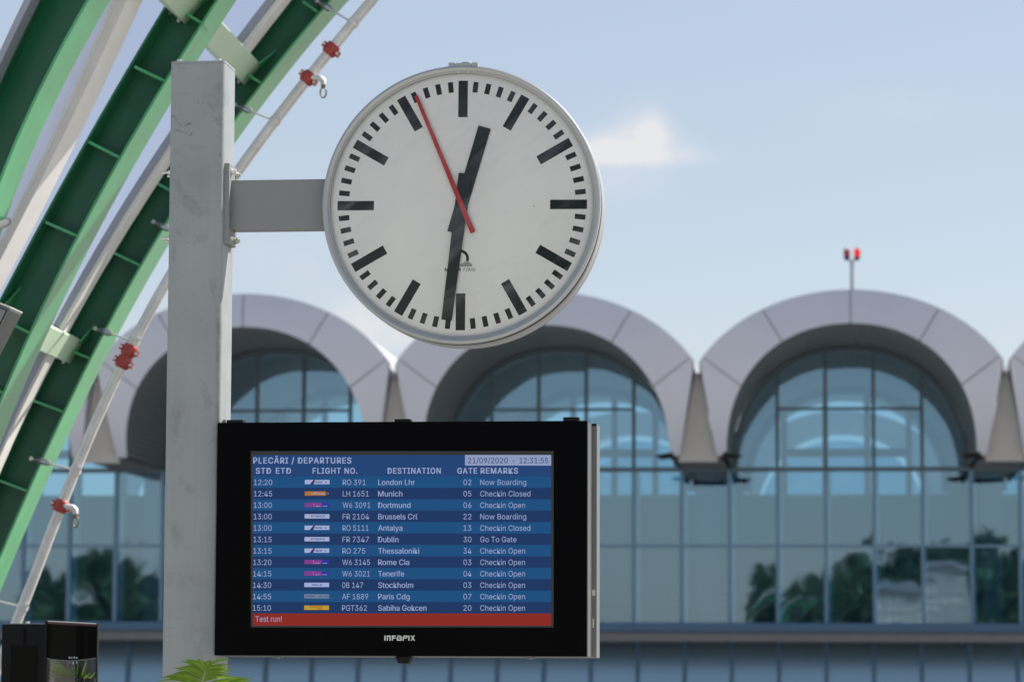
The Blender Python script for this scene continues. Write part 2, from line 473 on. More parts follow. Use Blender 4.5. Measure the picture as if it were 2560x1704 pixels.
class MB:
    """collects shapes given in frame coordinates (u, w, z) and links them as one mesh object"""
    def __init__(s, fr=None):
        s.fr, s.v, s.f, s.m = fr, [], [], []
        s.cur = 0
    def add(s, verts, faces, mi=None):
        k = len(s.v)
        s.v += [Vector(p) for p in verts]
        s.f += [[i + k for i in f] for f in faces]
        s.m += [s.cur if mi is None else mi] * len(faces)
    def box(s, u0, u1, w0, w1, z0, z1, mi=None):
        vs = [(u, w, z) for z in (z0, z1) for w in (w0, w1) for u in (u0, u1)]
        s.add(vs, [(0, 1, 5, 4), (1, 3, 7, 5), (3, 2, 6, 7), (2, 0, 4, 6), (4, 5, 7, 6), (0, 2, 3, 1)], mi)
    def prism(s, poly, w0, w1, mi=None):
        """poly in (u, z), drawn out along w"""
        n = len(poly)
        vs = [(u, w0, z) for u, z in poly] + [(u, w1, z) for u, z in poly]
        s.add(vs, [tuple(range(n)), tuple(range(2 * n - 1, n - 1, -1))] + [(i, i + n, (i + 1) % n + n, (i + 1) % n) for i in range(n)], mi)
    def column(s, poly, z0, z1, mi=None):
        """poly in (u, w), drawn out along z"""
        n = len(poly)
        vs = [(u, w, z0) for u, w in poly] + [(u, w, z1) for u, w in poly]
        s.add(vs, [tuple(range(n - 1, -1, -1)), tuple(range(n, 2 * n))] + [(i, (i + 1) % n, (i + 1) % n + n, i + n) for i in range(n)], mi)
    def loft(s, rows, mi=None, closed=False):
        n = len(rows[0])
        vs = [p for r in rows for p in r]
        fs = []
        for i in range(len(rows) - 1):
            for j in range(n if closed else n - 1):
                a, b = i * n + j, i * n + (j + 1) % n
                fs.append((a, b, b + n, a + n))
        s.add(vs, fs, mi)
    def tube(s, pts, r, seg=12, mi=None, caps=True):
        pts = [Vector(p) for p in pts]
        rows = []
        up = Vector((0.13, 0.9, 0.21)).normalized()
        for i, p in enumerate(pts):
            t = (pts[min(i + 1, len(pts) - 1)] - pts[max(i - 1, 0)]).normalized()
            if abs(t.dot(up)) > 0.95:
                up = Vector((0.9, 0.1, 0.3)).normalized()
            a = t.cross(up).normalized()
            b = t.cross(a).normalized()
            rr = r[i] if isinstance(r, (list, tuple)) else r
            rows.append([p + (a * math.cos(q) + b * math.sin(q)) * rr for q in (2 * math.pi * k / seg for k in range(seg))])
        s.loft(rows, mi, closed=True)
        if caps:
            s.add(rows[0], [tuple(range(seg))], mi)
            s.add(rows[-1], [tuple(range(seg - 1, -1, -1))], mi)
    def lathe(s, cu, cz, prof, seg=96, mi=None):
        """prof of (radius, w) turned about the w axis through (cu, cz)"""
        rows = [[(cu + r * math.cos(q), w, cz + r * math.sin(q)) for q in (2 * math.pi * k / seg for k in range(seg))] for r, w in prof]
        s.loft(rows, mi, closed=True)
    def hexa(s, c, axis, r, h, mi=None, seg=6):
        c, axis = Vector(c), Vector(axis).normalized()
        s.tube([c, c + axis * h], r, seg, mi)
    def build(s, name, mats, parent=None, smooth=None, bevel=None, bseg=2):
        if not isinstance(mats, (list, tuple)):
            mats = [mats]
        me = bpy.data.meshes.new(name)
        inv = WM[parent.name].inverted() if parent is not None else Matrix.Identity(4)
        vs = [inv @ (s.fr.pt(*v) if s.fr else v) for v in s.v]
        me.from_pydata(vs, [], s.f)
        for m in mats:
            me.materials.append(m)
        me.polygons.foreach_set('material_index', s.m)
        bm = bmesh.new()
        bm.from_mesh(me)
        bmesh.ops.remove_doubles(bm, verts=bm.verts, dist=1e-6)
        bmesh.ops.recalc_face_normals(bm, faces=bm.faces)
        bm.to_mesh(me)
        bm.free()
        if smooth:
            me.polygons.foreach_set('use_smooth', [True] * len(me.polygons))
            me.set_sharp_from_angle(angle=rad(smooth))
        o = bpy.data.objects.new(name, me)
        COL.objects.link(o)
        if parent is not None:
            o.parent = parent
            WM[o.name] = WM[parent.name]
        else:
            WM[o.name] = Matrix.Identity(4)
        if bevel:
            b = o.modifiers.new('bevel', 'BEVEL')
            b.width = bevel
            b.segments = bseg
            b.limit_method = 'ANGLE'
        return o

def tag(o, label=None, cat=None, group=None, kind=None):
    for k, v in (('label', label), ('category', cat), ('group', group), ('kind', kind)):
        if v:
            o[k] = v
    return o

def copy_tree(o, parent=None):
    c = o.copy()
    COL.objects.link(c)
    if parent is not None:
        c.parent = parent
    for ch in [x for x in o.children]:
        copy_tree(ch, c)
    return c

# --- lettering: outlines of the letters the place shows, one line per letter: letter, advance, then its contours (1/1000 em)
GLYPHS = {}
for _ln in """ 187|
!196|67,160 63,509 132,509 128,160|98,-4 81,-1 66,9 56,24 52,41 56,58 66,73 81,83 98,86 116,83 130,73 140,58 143,41 140,24 130,9 116,-1
-453|337,244 337,188 114,188 114,244
.188|95,-4 78,-1 63,9 53,24 50,41 53,59 63,73 78,83 95,87 113,83 128,73 138,59 141,41 138,24 128,9 113,-1
/249|235,533 71,-76 14,-76 178,533
0453|227,-7 191,-3 158,7 130,24 105,48 85,77 69,113 57,155 50,202 48,254 50,306 57,353 69,395 85,431 106,461 130,484 159,502 191,512 227,516 262,512 295,502 323,484 348,461 368,431 384,395 396,353 403,306 405,254 403,202 396,155 384,113 368,77 348,48 323,24 295,7 263,-3|227,50 250,52 271,60 290,74 306,92 320,116 330,144 338,176 342,213 344,254 342,295 338,332 330,365 320,393 306,416 290,435 271,449 250,457 227,460 203,457 182,449 163,435 147,416 134,393 123,365 115,332 111,295 109,254 111,213 115,176 123,144 134,116 147,92 163,74 182,60 203,52
1453|76,0 76,55 391,55 391,0|276,509 276,0 212,0 212,448 209,448 86,358 86,427 198,509
2453|64,0 64,47 234,229 282,282 299,305 311,327 318,348 320,371 317,397 308,419 293,436 273,449 250,457 224,460 196,457 172,447 153,433 139,413 130,390 127,362 66,362 68,391 75,418 86,442 102,464 121,482 143,496 168,507 196,513 225,516 254,513 281,507 306,497 328,482 346,465 361,445 372,423 379,398 381,372 378,345 371,318 363,299 351,280 336,259 317,235 294,209 267,180 153,60 153,57 389,57 389,0
3453|218,-7 188,-5 159,1 133,10 108,22 88,38 70,57 57,79 48,104 44,132 109,132 115,107 126,87 144,71 165,59 191,52 219,50 248,53 275,61 297,74 315,93 325,116 329,145 326,172 316,196 299,217 275,234 254,241 229,246 201,248 157,248 157,299 288,448 288,452 70,452 70,509 372,509 372,461 211,278 211,289 247,290 279,286 308,276 333,262 354,244 371,222 383,198 391,173 393,145 390,116 383,90 370,66 354,45 333,27 309,12 281,2 251,-5
4453|40,105 40,158 247,509 311,509 109,166 109,163 413,163 413,105|282,0 282,121 282,146 282,318 343,318 343,0
5453|221,-7 192,-5 165,1 140,11 118,25 99,41 83,60 71,82 63,105 60,130 122,130 127,108 138,89 154,73 173,60 196,52 221,50 250,53 276,64 298,82 314,104 324,131 328,162 326,183 321,203 314,221 297,244 275,262 248,273 218,277 192,275 167,268 145,258 128,246 67,253 96,509 366,509 366,452 151,452 134,301 136,301 155,315 178,325 203,331 229,334 252,332 274,328 294,321 313,311 330,299 345,285 358,269 370,251 379,231 386,210 390,187 391,163 388,132 381,102 369,76 352,52 332,32 309,15 282,3 253,-4
6453|226,-7 196,-4 168,3 142,15 119,31 100,51 84,74 73,101 66,130 64,162 65,187 71,212 80,239 93,268 112,302 137,340 252,509 322,509 151,261 145,261 165,288 196,307 214,312 235,314 265,312 291,305 316,295 337,280 355,262 370,240 380,215 387,187 389,157 387,127 379,98 368,73 352,50 333,30 310,14 284,3 257,-4|226,48 254,52 279,63 299,79 314,101 324,128 327,157 324,187 314,213 299,235 279,251 254,262 226,265 198,262 174,252 153,235 138,214 128,188 125,158 128,128 138,102 153,79 174,63 198,52
7453|97,0 323,448 323,452 62,452 62,509 391,509 391,449 165,0
8453|226,-7 193,-5 163,1 136,11 111,25 91,42 74,62 62,84 54,109 52,135 53,156 58,176 65,195 81,220 101,241 125,256 153,265 153,267 129,276 109,289 93,308 80,330 73,354 70,380 73,405 79,429 90,450 106,469 124,485 146,498 170,508 197,514 226,516 255,514 282,508 306,498 328,485 346,469 361,450 373,429 379,405 382,380 379,354 372,330 359,308 343,289 323,276 300,267 300,265 327,256 351,241 372,220 387,195 395,176 399,156 401,135 398,109 391,84 378,62 362,42 341,25 317,11 289,1 259,-5|226,49 258,52 285,60 307,74 323,91 333,113 337,139 333,165 322,189 305,208 283,223 256,232 226,235 196,232 169,223 147,208 130,189 119,165 115,139 119,113 129,91 145,74 167,60 185,54 205,50|226,290 252,292 274,300 293,313 307,330 316,351 319,376 316,399 308,420 294,437 275,449 252,457 226,460 200,457 177,449 159,437 145,420 136,399 133,376 136,351 145,330 159,313 178,300 201,292
9453|226,516 256,513 285,506 310,494 333,478 352,458 368,434 380,408 387,378 389,347 387,322 382,296 373,270 359,240 340,207 315,168 200,0 130,0 301,248 307,248 287,221 257,202 238,196 218,195 188,197 161,203 137,214 116,229 98,247 83,269 72,294 66,321 64,352 66,382 73,411 85,436 101,459 120,479 143,494 168,506 196,513|226,460 199,457 174,446 154,429 138,407 129,381 125,352 129,322 138,295 154,274 174,257 199,247 226,243 254,247 279,257 299,273 314,295 324,321 327,350 324,381 314,407 299,429 279,446 254,457
:188|95,-4 78,-1 63,9 53,24 50,41 53,59 63,73 78,83 95,87 113,83 128,73 138,59 141,41 138,24 128,9 113,-1|95,271 78,274 63,284 53,299 50,316 53,334 63,349 78,359 95,362 113,359 128,349 138,334 141,316 138,299 128,284 113,274
A479|16,0 201,509 276,509 463,0 395,0 287,302 264,372 232,478 245,478 213,371 191,302 85,0|110,142 110,199 370,199 370,142
B456|60,0 60,509 241,509 274,507 304,501 329,491 350,477 367,461 381,442 390,421 396,398 398,374 395,344 387,320 373,301 356,286 336,275 315,267 315,262 339,257 363,245 385,227 402,203 411,184 416,161 418,136 416,111 410,88 400,67 386,48 368,31 344,18 317,8 284,2 247,0|125,57 245,57 281,60 309,67 330,80 344,96 353,115 355,137 352,161 342,184 327,203 306,218 279,228 248,231 125,231|125,285 238,285 265,288 288,296 308,309 323,326 333,348 336,372 333,393 326,412 313,429 294,442 270,449 240,452 125,452
C510|267,-7 225,-3 186,7 150,25 119,49 92,79 70,115 53,157 44,203 40,254 44,305 53,352 70,393 92,429 119,459 150,484 186,501 225,512 267,516 293,514 317,511 340,504 362,496 383,485 402,471 419,456 435,438 448,418 459,397 467,373 473,348 408,348 401,373 389,395 375,413 357,428 337,440 315,449 292,454 267,456 237,453 209,445 184,432 161,414 141,391 125,364 113,332 106,295 103,254 106,213 113,177 125,145 141,117 161,94 184,76 210,63 237,56 267,53 292,55 315,60 337,69 357,81 375,96 389,114 401,136 408,160 473,160 467,135 459,112 448,91 435,71 420,53 402,38 383,24 363,13 341,5 317,-2 293,-6
D502|219,0 96,0 96,57 215,57 254,60 288,68 318,81 343,99 363,122 379,149 390,181 397,216 399,255 397,294 390,329 379,361 364,388 344,410 320,428 291,441 258,449 221,452 93,452 93,509 225,509 273,505 315,495 353,478 385,455 412,426 433,391 449,351 458,306 462,255 458,205 449,159 433,119 411,83 384,54 351,31 312,14 268,3|125,509 125,0 60,0 60,509
E418|60,0 60,509 372,509 372,452 125,452 125,286 355,286 355,229 125,229 125,57 375,57 375,0
F410|60,0 60,509 369,509 369,452 125,452 125,278 346,278 346,221 125,221 125,0
G520|269,-7 225,-3 185,7 149,25 118,49 91,79 69,116 53,157 43,203 40,254 43,305 53,352 69,393 91,429 117,459 149,484 184,501 223,512 265,516 291,514 316,510 340,504 363,494 384,483 403,469 421,453 436,436 449,416 460,395 468,373 474,349 408,349 399,372 387,393 373,411 356,427 337,439 315,448 291,454 265,456 236,453 209,445 183,432 160,414 141,392 125,364 113,332 106,295 103,254 106,213 113,177 125,145 141,117 161,95 184,76 210,63 238,56 269,53 296,55 322,61 345,71 365,85 382,102 396,123 407,147 413,173 415,202 434,199 283,199 283,256 478,256 478,200 475,160 466,124 451,91 431,62 406,38 377,19 344,5 308,-4
H517|60,0 60,509 125,509 125,289 392,289 392,509 457,509 457,0 392,0 392,232 125,232 125,0
I300|31,0 31,57 118,57 118,452 31,452 31,509 269,509 269,452 183,452 183,57 269,57 269,0
K467|104,145 104,216 139,261 174,303 212,344 364,509 448,509 231,276 228,276|60,0 60,509 125,509 125,334 124,225 125,193 125,0|372,0 188,259 228,309 449,0
L393|60,0 60,509 125,509 125,57 361,57 361,0
M628|60,0 60,509 152,509 277,187 287,159 299,123 311,84 322,49 307,49 318,83 330,121 342,158 352,187 476,509 568,509 568,0 504,0 504,291 504,327 505,369 506,413 507,457 513,457 498,409 482,363 467,322 456,291 342,0 286,0 170,291 159,321 145,361 129,408 112,457 119,457 120,416 121,372 122,328 122,291 122,0
N523|60,0 60,509 136,509 343,183 363,151 388,107 414,55 405,54 401,108 399,157 399,195 399,509 463,509 463,0 387,0 202,290 177,331 148,381 108,452 119,454 122,384 124,328 125,291 125,0
O533|267,-7 225,-3 186,7 150,25 119,49 92,79 70,115 53,157 44,203 40,254 44,305 53,352 70,393 92,429 119,459 150,484 186,501 225,512 267,516 309,512 348,501 384,484 415,459 442,429 464,393 480,352 490,305 493,254 490,203 480,157 464,115 442,79 415,49 384,25 348,7 309,-3|267,53 296,55 324,63 349,76 372,94 392,116 408,144 420,176 428,213 430,254 428,295 420,332 408,365 392,392 372,415 349,433 324,446 296,453 267,456 237,453 210,445 184,433 161,415 142,392 125,364 113,332 106,295 103,254 106,213 113,176 125,144 142,117 161,94 184,76 210,63 237,55
P444|60,0 60,509 235,509 272,506 305,499 332,487 356,471 375,452 390,430 400,404 407,377 409,348 407,318 400,291 390,265 375,243 356,223 332,207 305,195 272,188 235,186 109,186 109,242 233,242 257,244 279,248 297,256 318,272 333,294 342,319 344,348 342,376 333,402 318,423 297,439 279,446 257,451 232,452 125,452 125,0
R449|60,0 60,509 236,509 273,506 305,500 333,489 356,473 376,455 390,433 401,408 407,381 409,352 407,323 401,296 390,271 376,250 356,232 333,217 305,206 273,200 236,198 96,198 96,255 234,255 258,256 280,260 298,267 319,281 334,300 342,324 345,352 342,380 334,405 319,425 298,440 279,446 258,451 233,452 125,452 125,0|353,0 230,229 303,229 428,0
S446|224,-9 188,-7 156,-1 128,9 102,23 81,40 64,60 51,83 42,109 38,137 104,137 110,110 123,88 142,71 166,59 194,52 224,49 246,50 267,54 286,60 311,74 329,92 341,114 346,139 342,161 332,179 316,193 296,205 245,222 184,239 145,253 112,269 86,289 67,313 56,341 52,372 54,400 62,425 75,448 92,468 113,484 138,498 165,508 195,514 227,516 259,514 289,508 316,498 340,484 360,468 377,449 390,427 398,403 401,378 337,378 332,402 320,421 302,437 280,449 254,456 225,459 194,456 167,448 145,435 129,418 118,398 115,376 119,352 131,334 148,319 169,308 212,293 264,279 312,264 336,252 359,238 379,220 395,198 402,180 407,161 408,139 406,112 399,87 386,64 370,43 349,25 323,11 294,0 261,-7
T448|32,452 32,509 417,509 417,452 257,452 257,0 193,0 193,452
U517|259,-8 220,-6 186,2 154,15 126,33 103,55 85,80 71,108 63,140 60,173 60,509 124,509 124,178 126,155 132,133 141,113 153,95 169,80 187,68 208,59 232,53 259,52 285,53 309,59 331,68 349,80 364,95 377,113 385,133 391,155 393,178 393,509 457,509 457,173 454,140 446,108 433,80 414,55 391,33 363,15 332,2 297,-6
W686|155,0 16,509 82,509 163,196 175,145 187,94 197,40 189,40 200,94 211,145 224,196 306,509 380,509 462,196 474,145 486,94 497,40 488,40 499,94 510,145 523,196 603,509 670,509 530,0 455,0 368,323 351,391 336,475 350,475 335,395 318,323 230,0
Y472|203,0 203,208 16,509 91,509 192,344 222,292 250,230 224,230 251,293 280,344 381,509 455,509 268,208 268,0
a389|160,-9 137,-7 115,-3 94,5 76,15 60,29 48,45 38,63 32,84 30,108 34,138 43,161 58,179 78,193 100,203 125,211 178,220 234,227 265,235 276,255 276,257 273,279 267,297 256,311 240,322 220,329 196,331 171,329 149,322 118,301 100,274 41,291 51,313 64,331 79,346 95,358 114,368 133,375 153,380 173,383 194,384 239,379 263,372 286,360 306,343 322,320 330,301 335,278 337,251 337,0 277,0 277,52 272,52 252,25 236,12 215,1 190,-6|170,45 202,49 228,59 248,74 263,93 272,115 276,138 276,190 259,182 231,176 200,171 175,168 134,159 117,150 103,139 95,124 92,105 94,87 102,72 114,61 130,52 149,47
b424|229,-8 198,-5 172,4 153,17 138,31 118,59 112,59 112,0 53,0 53,509 114,509 114,319 118,319 137,346 152,360 171,373 197,381 229,384 259,382 287,374 313,361 335,342 354,320 370,293 381,261 388,227 390,189 388,151 381,116 370,84 355,57 336,34 313,16 288,3 260,-6|220,47 242,49 262,55 279,66 294,80 306,97 316,117 323,139 327,163 328,189 327,215 323,239 316,261 307,281 295,298 280,311 262,322 243,328 220,330 198,328 178,322 161,312 147,299 134,282 125,263 118,241 114,216 113,189 114,162 118,138 125,115 135,95 147,78 162,65 179,55 198,49
c396|207,-8 174,-5 144,3 117,16 93,35 72,58 56,85 44,116 37,150 34,187 37,225 44,260 56,291 72,318 93,341 117,360 144,374 174,382 207,384 234,383 260,377 284,368 305,356 324,341 340,322 353,301 362,277 303,262 290,289 270,311 242,325 207,330 184,328 163,321 145,310 130,296 118,278 108,258 102,236 98,212 96,187 98,163 102,139 108,117 118,97 130,80 145,66 163,55 184,49 207,46 243,52 271,66 292,89 304,117 363,102 354,78 341,56 325,37 306,21 285,9 261,-1 235,-6
d424|195,-8 165,-6 137,3 111,16 89,34 70,57 55,84 43,116 36,151 34,189 36,227 43,261 55,293 70,320 89,342 112,361 137,374 165,382 196,384 228,381 253,373 272,360 287,346 306,319 311,319 311,509 372,509 372,0 313,0 313,59 307,59 287,31 272,17 252,4 227,-5|205,47 226,49 246,55 263,65 278,78 290,95 299,115 306,138 310,162 312,189 310,216 306,241 300,263 290,282 278,299 263,312 246,322 227,328 205,330 182,328 162,322 145,311 130,298 118,281 108,261 102,239 98,215 96,189 98,163 102,139 109,117 118,97 130,80 145,66 162,55 182,49
e404|212,-8 177,-5 145,3 117,16 92,35 72,58 56,85 44,116 37,150 34,187 36,224 44,258 55,290 71,317 91,340 115,359 142,373 172,382 205,384 226,383 246,380 266,374 285,366 303,355 319,341 334,324 347,305 357,282 365,256 370,227 371,194 371,169 75,169 75,221 338,221 310,202 308,226 304,248 298,269 283,294 263,314 237,326 205,330 183,328 164,323 146,313 125,294 109,270 99,241 96,211 96,178 98,151 102,127 110,106 121,88 135,73 151,61 169,53 190,48 212,46 234,48 254,53 271,61 285,73 297,88 306,105 365,91 353,63 335,39 320,26 302,14 283,4 261,-3 237,-7
f253|228,379 228,327 6,327 6,379|81,0 81,432 84,461 96,486 113,505 135,519 161,527 187,530 222,527 243,521 227,468 215,472 195,474 171,470 154,460 145,443 142,419 142,0
g425|207,-151 180,-149 156,-146 134,-140 105,-127 82,-110 64,-91 51,-69 101,-41 122,-66 136,-78 154,-88 178,-95 207,-97 236,-95 261,-87 282,-75 298,-58 308,-34 311,-6 311,68 306,68 287,41 272,28 252,16 227,8 195,5 165,7 138,14 113,27 90,43 71,65 55,90 43,120 36,154 34,191 36,229 43,263 55,293 71,320 90,342 112,361 138,374 166,382 196,384 228,382 253,373 273,360 288,346 308,319 313,319 313,379 372,379 372,-9 370,-40 363,-67 350,-90 334,-109 314,-124 291,-136 265,-144 237,-149|205,59 227,61 246,66 264,75 285,95 300,121 307,142 311,166 312,193 311,219 307,242 300,264 291,283 279,299 264,312 247,322 227,328 205,330 182,328 163,322 145,312 130,298 118,282 109,262 102,241 98,218 96,193 98,167 102,144 109,123 124,96 145,76 163,66 183,61
h410|114,227 114,0 53,0 53,509 114,509 114,287 102,287 116,319 132,344 152,362 175,374 200,382 227,384 252,383 275,377 295,369 313,356 328,340 341,321 350,298 355,271 357,240 357,0 296,0 296,235 293,263 286,286 273,304 256,318 235,326 210,329 184,326 161,317 141,303 126,283 117,257
i166|53,0 53,379 114,379 114,0|84,443 67,446 54,455 44,468 41,483 44,499 54,512 67,521 84,524 100,521 114,512 123,499 126,483 123,468 114,455 100,446
k380|110,137 110,212 121,212 284,379 360,379 184,199 177,199|53,0 53,509 114,509 114,0|294,0 148,186 191,229 372,0
l189|139,-2 112,0 91,8 74,20 62,37 55,59 53,84 53,509 114,509 114,99 115,77 120,62 130,54 146,52 160,53 170,54 181,3 162,-1
m610|53,0 53,379 112,379 112,295 108,295 118,323 132,346 151,363 172,376 195,384 219,386 245,383 268,375 287,361 303,342 314,320 321,295 312,295 322,321 337,343 357,361 381,375 407,383 437,386 458,385 478,380 497,372 514,361 529,346 541,328 550,307 555,283 557,255 557,0 496,0 496,254 493,279 485,298 473,313 447,326 419,330 395,328 374,320 358,307 345,290 338,270 335,247 335,0 274,0 274,260 269,288 253,311 229,326 199,330 178,328 158,320 140,307 126,289 117,266 114,238 114,0
n410|114,227 114,0 53,0 53,379 112,379 112,287 102,287 116,319 132,344 152,362 175,374 200,382 227,384 252,383 275,377 295,369 313,356 328,340 341,321 350,298 355,271 357,240 357,0 296,0 296,235 293,263 286,286 273,304 256,318 235,326 210,329 184,326 161,317 141,303 126,283 117,257
o415|207,-8 174,-5 144,3 117,16 93,35 72,58 56,85 44,116 37,150 34,187 37,225 44,260 56,291 72,318 93,341 117,360 144,374 174,382 207,384 241,382 271,374 299,360 323,341 343,318 359,291 371,260 379,225 381,187 379,150 371,116 359,85 343,58 323,35 299,16 271,3 241,-5|207,46 231,49 252,55 270,66 285,80 298,97 307,117 314,139 318,163 319,187 318,212 314,236 307,258 298,278 285,296 270,310 252,321 231,328 207,330 184,328 163,321 145,310 130,296 118,278 108,258 102,236 98,212 96,187 98,163 102,139 108,117 118,97 130,80 145,66 163,55 184,49
p424|53,-143 53,379 112,379 112,319 118,319 137,346 152,360 171,373 197,381 229,384 259,382 287,374 313,361 335,342 354,320 370,293 381,261 388,227 390,189 388,151 381,116 370,84 355,57 336,34 313,16 288,3 260,-6 229,-8 198,-5 173,4 153,17 138,31 118,59 114,59 114,-143|220,47 242,49 262,55 279,66 294,80 306,97 316,117 323,139 327,163 328,189 327,215 323,239 316,261 307,281 295,298 280,311 262,322 243,328 220,330 198,328 178,322 161,312 147,299 134,282 125,263 118,241 114,216 113,189 114,162 118,138 125,115 135,95 147,78 162,65 179,55 198,49
r259|53,0 53,379 112,379 112,321 115,321 130,347 152,367 171,377 191,383 213,385 229,384 243,384 243,322 230,324 207,326 182,323 159,315 140,301 126,284 117,262 114,237 114,0
s365|182,-8 157,-7 133,-3 112,3 93,12 76,24 62,38 50,54 41,73 36,94 94,107 105,79 124,60 150,49 181,45 206,47 227,53 244,62 262,81 268,103 265,121 254,136 237,147 212,155 149,170 118,180 92,192 72,208 58,227 50,249 47,274 49,295 55,314 65,332 79,347 95,360 115,370 137,378 161,383 187,384 212,383 234,379 254,372 279,358 299,339 314,316 324,290 268,277 258,298 243,316 219,328 187,333 156,329 131,317 114,299 109,277 112,258 124,243 144,232 172,223 229,209 261,200 287,187 306,171 320,153 328,131 331,107 329,85 323,65 312,47 298,31 281,18 260,6 236,-2 210,-7
t227|204,379 204,327 6,327 6,379|65,471 126,471 126,98 128,76 136,61 150,53 170,50 185,51 202,54 213,2 192,-3 168,-4 138,-1 113,7 92,21 77,41 68,64 65,93
u410|182,-5 158,-3 135,2 115,11 97,23 82,39 69,59 60,82 54,109 53,139 53,379 114,379 114,144 116,117 124,94 137,75 154,61 175,53 200,50 226,53 249,62 268,77 283,97 293,122 296,153 296,379 357,379 357,0 298,0 298,92 307,92 294,60 277,35 257,17 234,5 209,-3
w567|138,0 23,379 87,379 133,214 154,137 175,41 165,41 186,135 206,214 252,379 316,379 362,214 382,136 402,41 391,41 413,135 434,214 480,379 545,379 429,0 368,0 319,172 305,225 291,280 277,338 291,338 277,280 263,225 248,172 199,0
y389|47,-139 61,-86 71,-87 104,-89 118,-84 130,-74 141,-58 151,-36 163,-1 17,379 84,379 165,155 187,87 206,21 184,21 202,87 224,155 305,379 371,379 204,-58 191,-85 177,-107 159,-124 139,-136 117,-143 91,-145 65,-143
Ă479|16,0 201,509 276,509 463,0 395,0 287,302 264,372 232,478 245,478 213,371 191,302 85,0|110,142 110,199 370,199 370,142|240,562 213,566 190,575 170,590 154,610 144,633 141,659 186,659 190,637 201,621 218,609 240,606 261,609 278,621 290,637 294,659 339,659 335,633 326,610 310,590 290,575 266,566""".split('\n'):
    _p = _ln[1:].split('|')
    GLYPHS[_ln[0]] = (int(_p[0]), [[tuple(map(int, q.split(','))) for q in c.split(' ')] for c in _p[1:] if c])
_tc = {}
def glyphs(body, bold=0.0, shear=0.0):
    key = (body, bold, shear)
    if key not in _tc:
        cu = bpy.data.curves.new('t', 'CURVE')
        cu.dimensions = '2D'
        cu.fill_mode = 'BOTH'
        x = 0
        for ch in body:
            adv, contours = GLYPHS[ch]
            for c in contours:
                sp = cu.splines.new('POLY')
                sp.points.add(len(c) - 1)
                for pt, (px_, py_) in zip(sp.points, c):
                    pt.co = ((x + px_) / 1000 + shear * py_ / 1000, py_ / 1000, 0, 1)
                sp.use_cyclic_u = True
            x += adv + (60 if bold > 0.015 and body.isupper() else 0)
        ob = bpy.data.objects.new('t', cu)
        me = bpy.data.meshes.new_from_object(ob)
        _tc[key] = ([(v.co.x, v.co.y) for v in me.vertices], [tuple(p.vertices) for p in me.polygons])
        bpy.data.objects.remove(ob)
        bpy.data.curves.remove(cu)
        bpy.data.meshes.remove(me)
    return _tc[key]
CAPH = max(y for x, y in glyphs('H')[0])

def text_px(mb, body, x0, x1, ybase, cap, w, mi, bold=0.0, shear=0.0, squeeze=0.92):
    """letters on the plane w; x0..x1 and the baseline are photo pixels, cap is the capital height"""
    vs, fs = glyphs(body, bold, shear)
    xa, xb = min(v[0] for v in vs), max(v[0] for v in vs)
    ky = cap / CAPH
    kx = (x1 - x0) / (xb - xa) if x1 is not None else ky * squeeze
    out = []
    for x, y in vs:
        u, z = mb.fr.pix(x0 + (x - xa) * kx, ybase - y * ky, w)
        out.append((u, w, z))
    mb.add(out, fs, mi)
    if bold > 0.003:                              # heavier weights: the same outlines again, a hair to the side
        for k, (dx, dy) in enumerate(((0.5, 0.25), (-0.5, -0.25), (0.5, -0.25), (-0.5, 0.25)) if bold > 0.015 else ((0.5, 0), (-0.5, 0))):
            o2 = []
            for x, y in vs:
                u, z = mb.fr.pix(x0 + (x - xa + dx * bold * 1.6) * kx, ybase - (y + dy * bold * 1.6) * ky, w - 0.00004 * (k + 1))
                o2.append((u, w - 0.00004 * (k + 1), z))
            mb.add(o2, fs, mi)

def rect_px(mb, x0, y0, x1, y1, w, mi):
    vs = []
    for x, y in ((x0, y1), (x1, y1), (x1, y0), (x0, y0)):
        u, z = mb.fr.pix(x, y, w)
        vs.append((u, w, z))
    mb.add(vs, [(0, 1, 2, 3)], mi)

def poly_px(mb, pts, w, mi):
    vs = []
    for x, y in pts:
        u, z = mb.fr.pix(x, y, w)
        vs.append((u, w, z))
    mb.add(vs, [tuple(range(len(vs)))], mi)

# ------------------------------------------------------------------ ground
FR0 = Frame(0.0)
g = MB(FR0)
g.add([(-1500, -1500, 0), (1500, -1500, 0), (1500, 1500, 0), (-1500, 1500, 0)], [(0, 1, 2, 3)])
tag(g.build('ground', M['ground']), kind='structure')
g = MB(FR0)
g.add([(-300, 40, 0.004), (300, 40 - 57, 0.004), (300, 62 - 57, 0.004), (-300, 62, 0.004)], [(0, 1, 2, 3)])
tag(g.build('road', M['road']), kind='structure')

# ------------------------------------------------------------------ terminal building
YB = math.atan((2060 - 1280) / FPX)
bf = Frame(YB)
WF, WG, WR = 100.0, 107.2, 122.0
uv0, _ = bf.pix(1742, 925, WF)
uv1, _ = bf.pix(2516, 925, WF)
PER = uv1 - uv0
S = PER / 774.0                                   # metres per photo pixel on the facade
UC = (uv0 + uv1) / 2
zof = lambda y, w=WF, x=2130: bf.pix(x, y, w)[1]
ZS = zof(1126)
ZB = zof(1133)
ZTOP = zof(723)
AI, BI, NI = 315 * S, ZS * 0 + (zof(808) - ZS), 2.13
AO, BO = 440 * S, 360 * S
ZO = ZTOP - BO

def inner_pt(du):
    du = max(-AI, min(AI, du))
    return (du, ZS + BI * (max(0.0, 1 - (abs(du) / AI) ** NI)) ** (1 / NI))

def outer_pt(du):
    return (du, ZO + BO * math.sqrt(max(0, 1 - (du / AO) ** 2)))

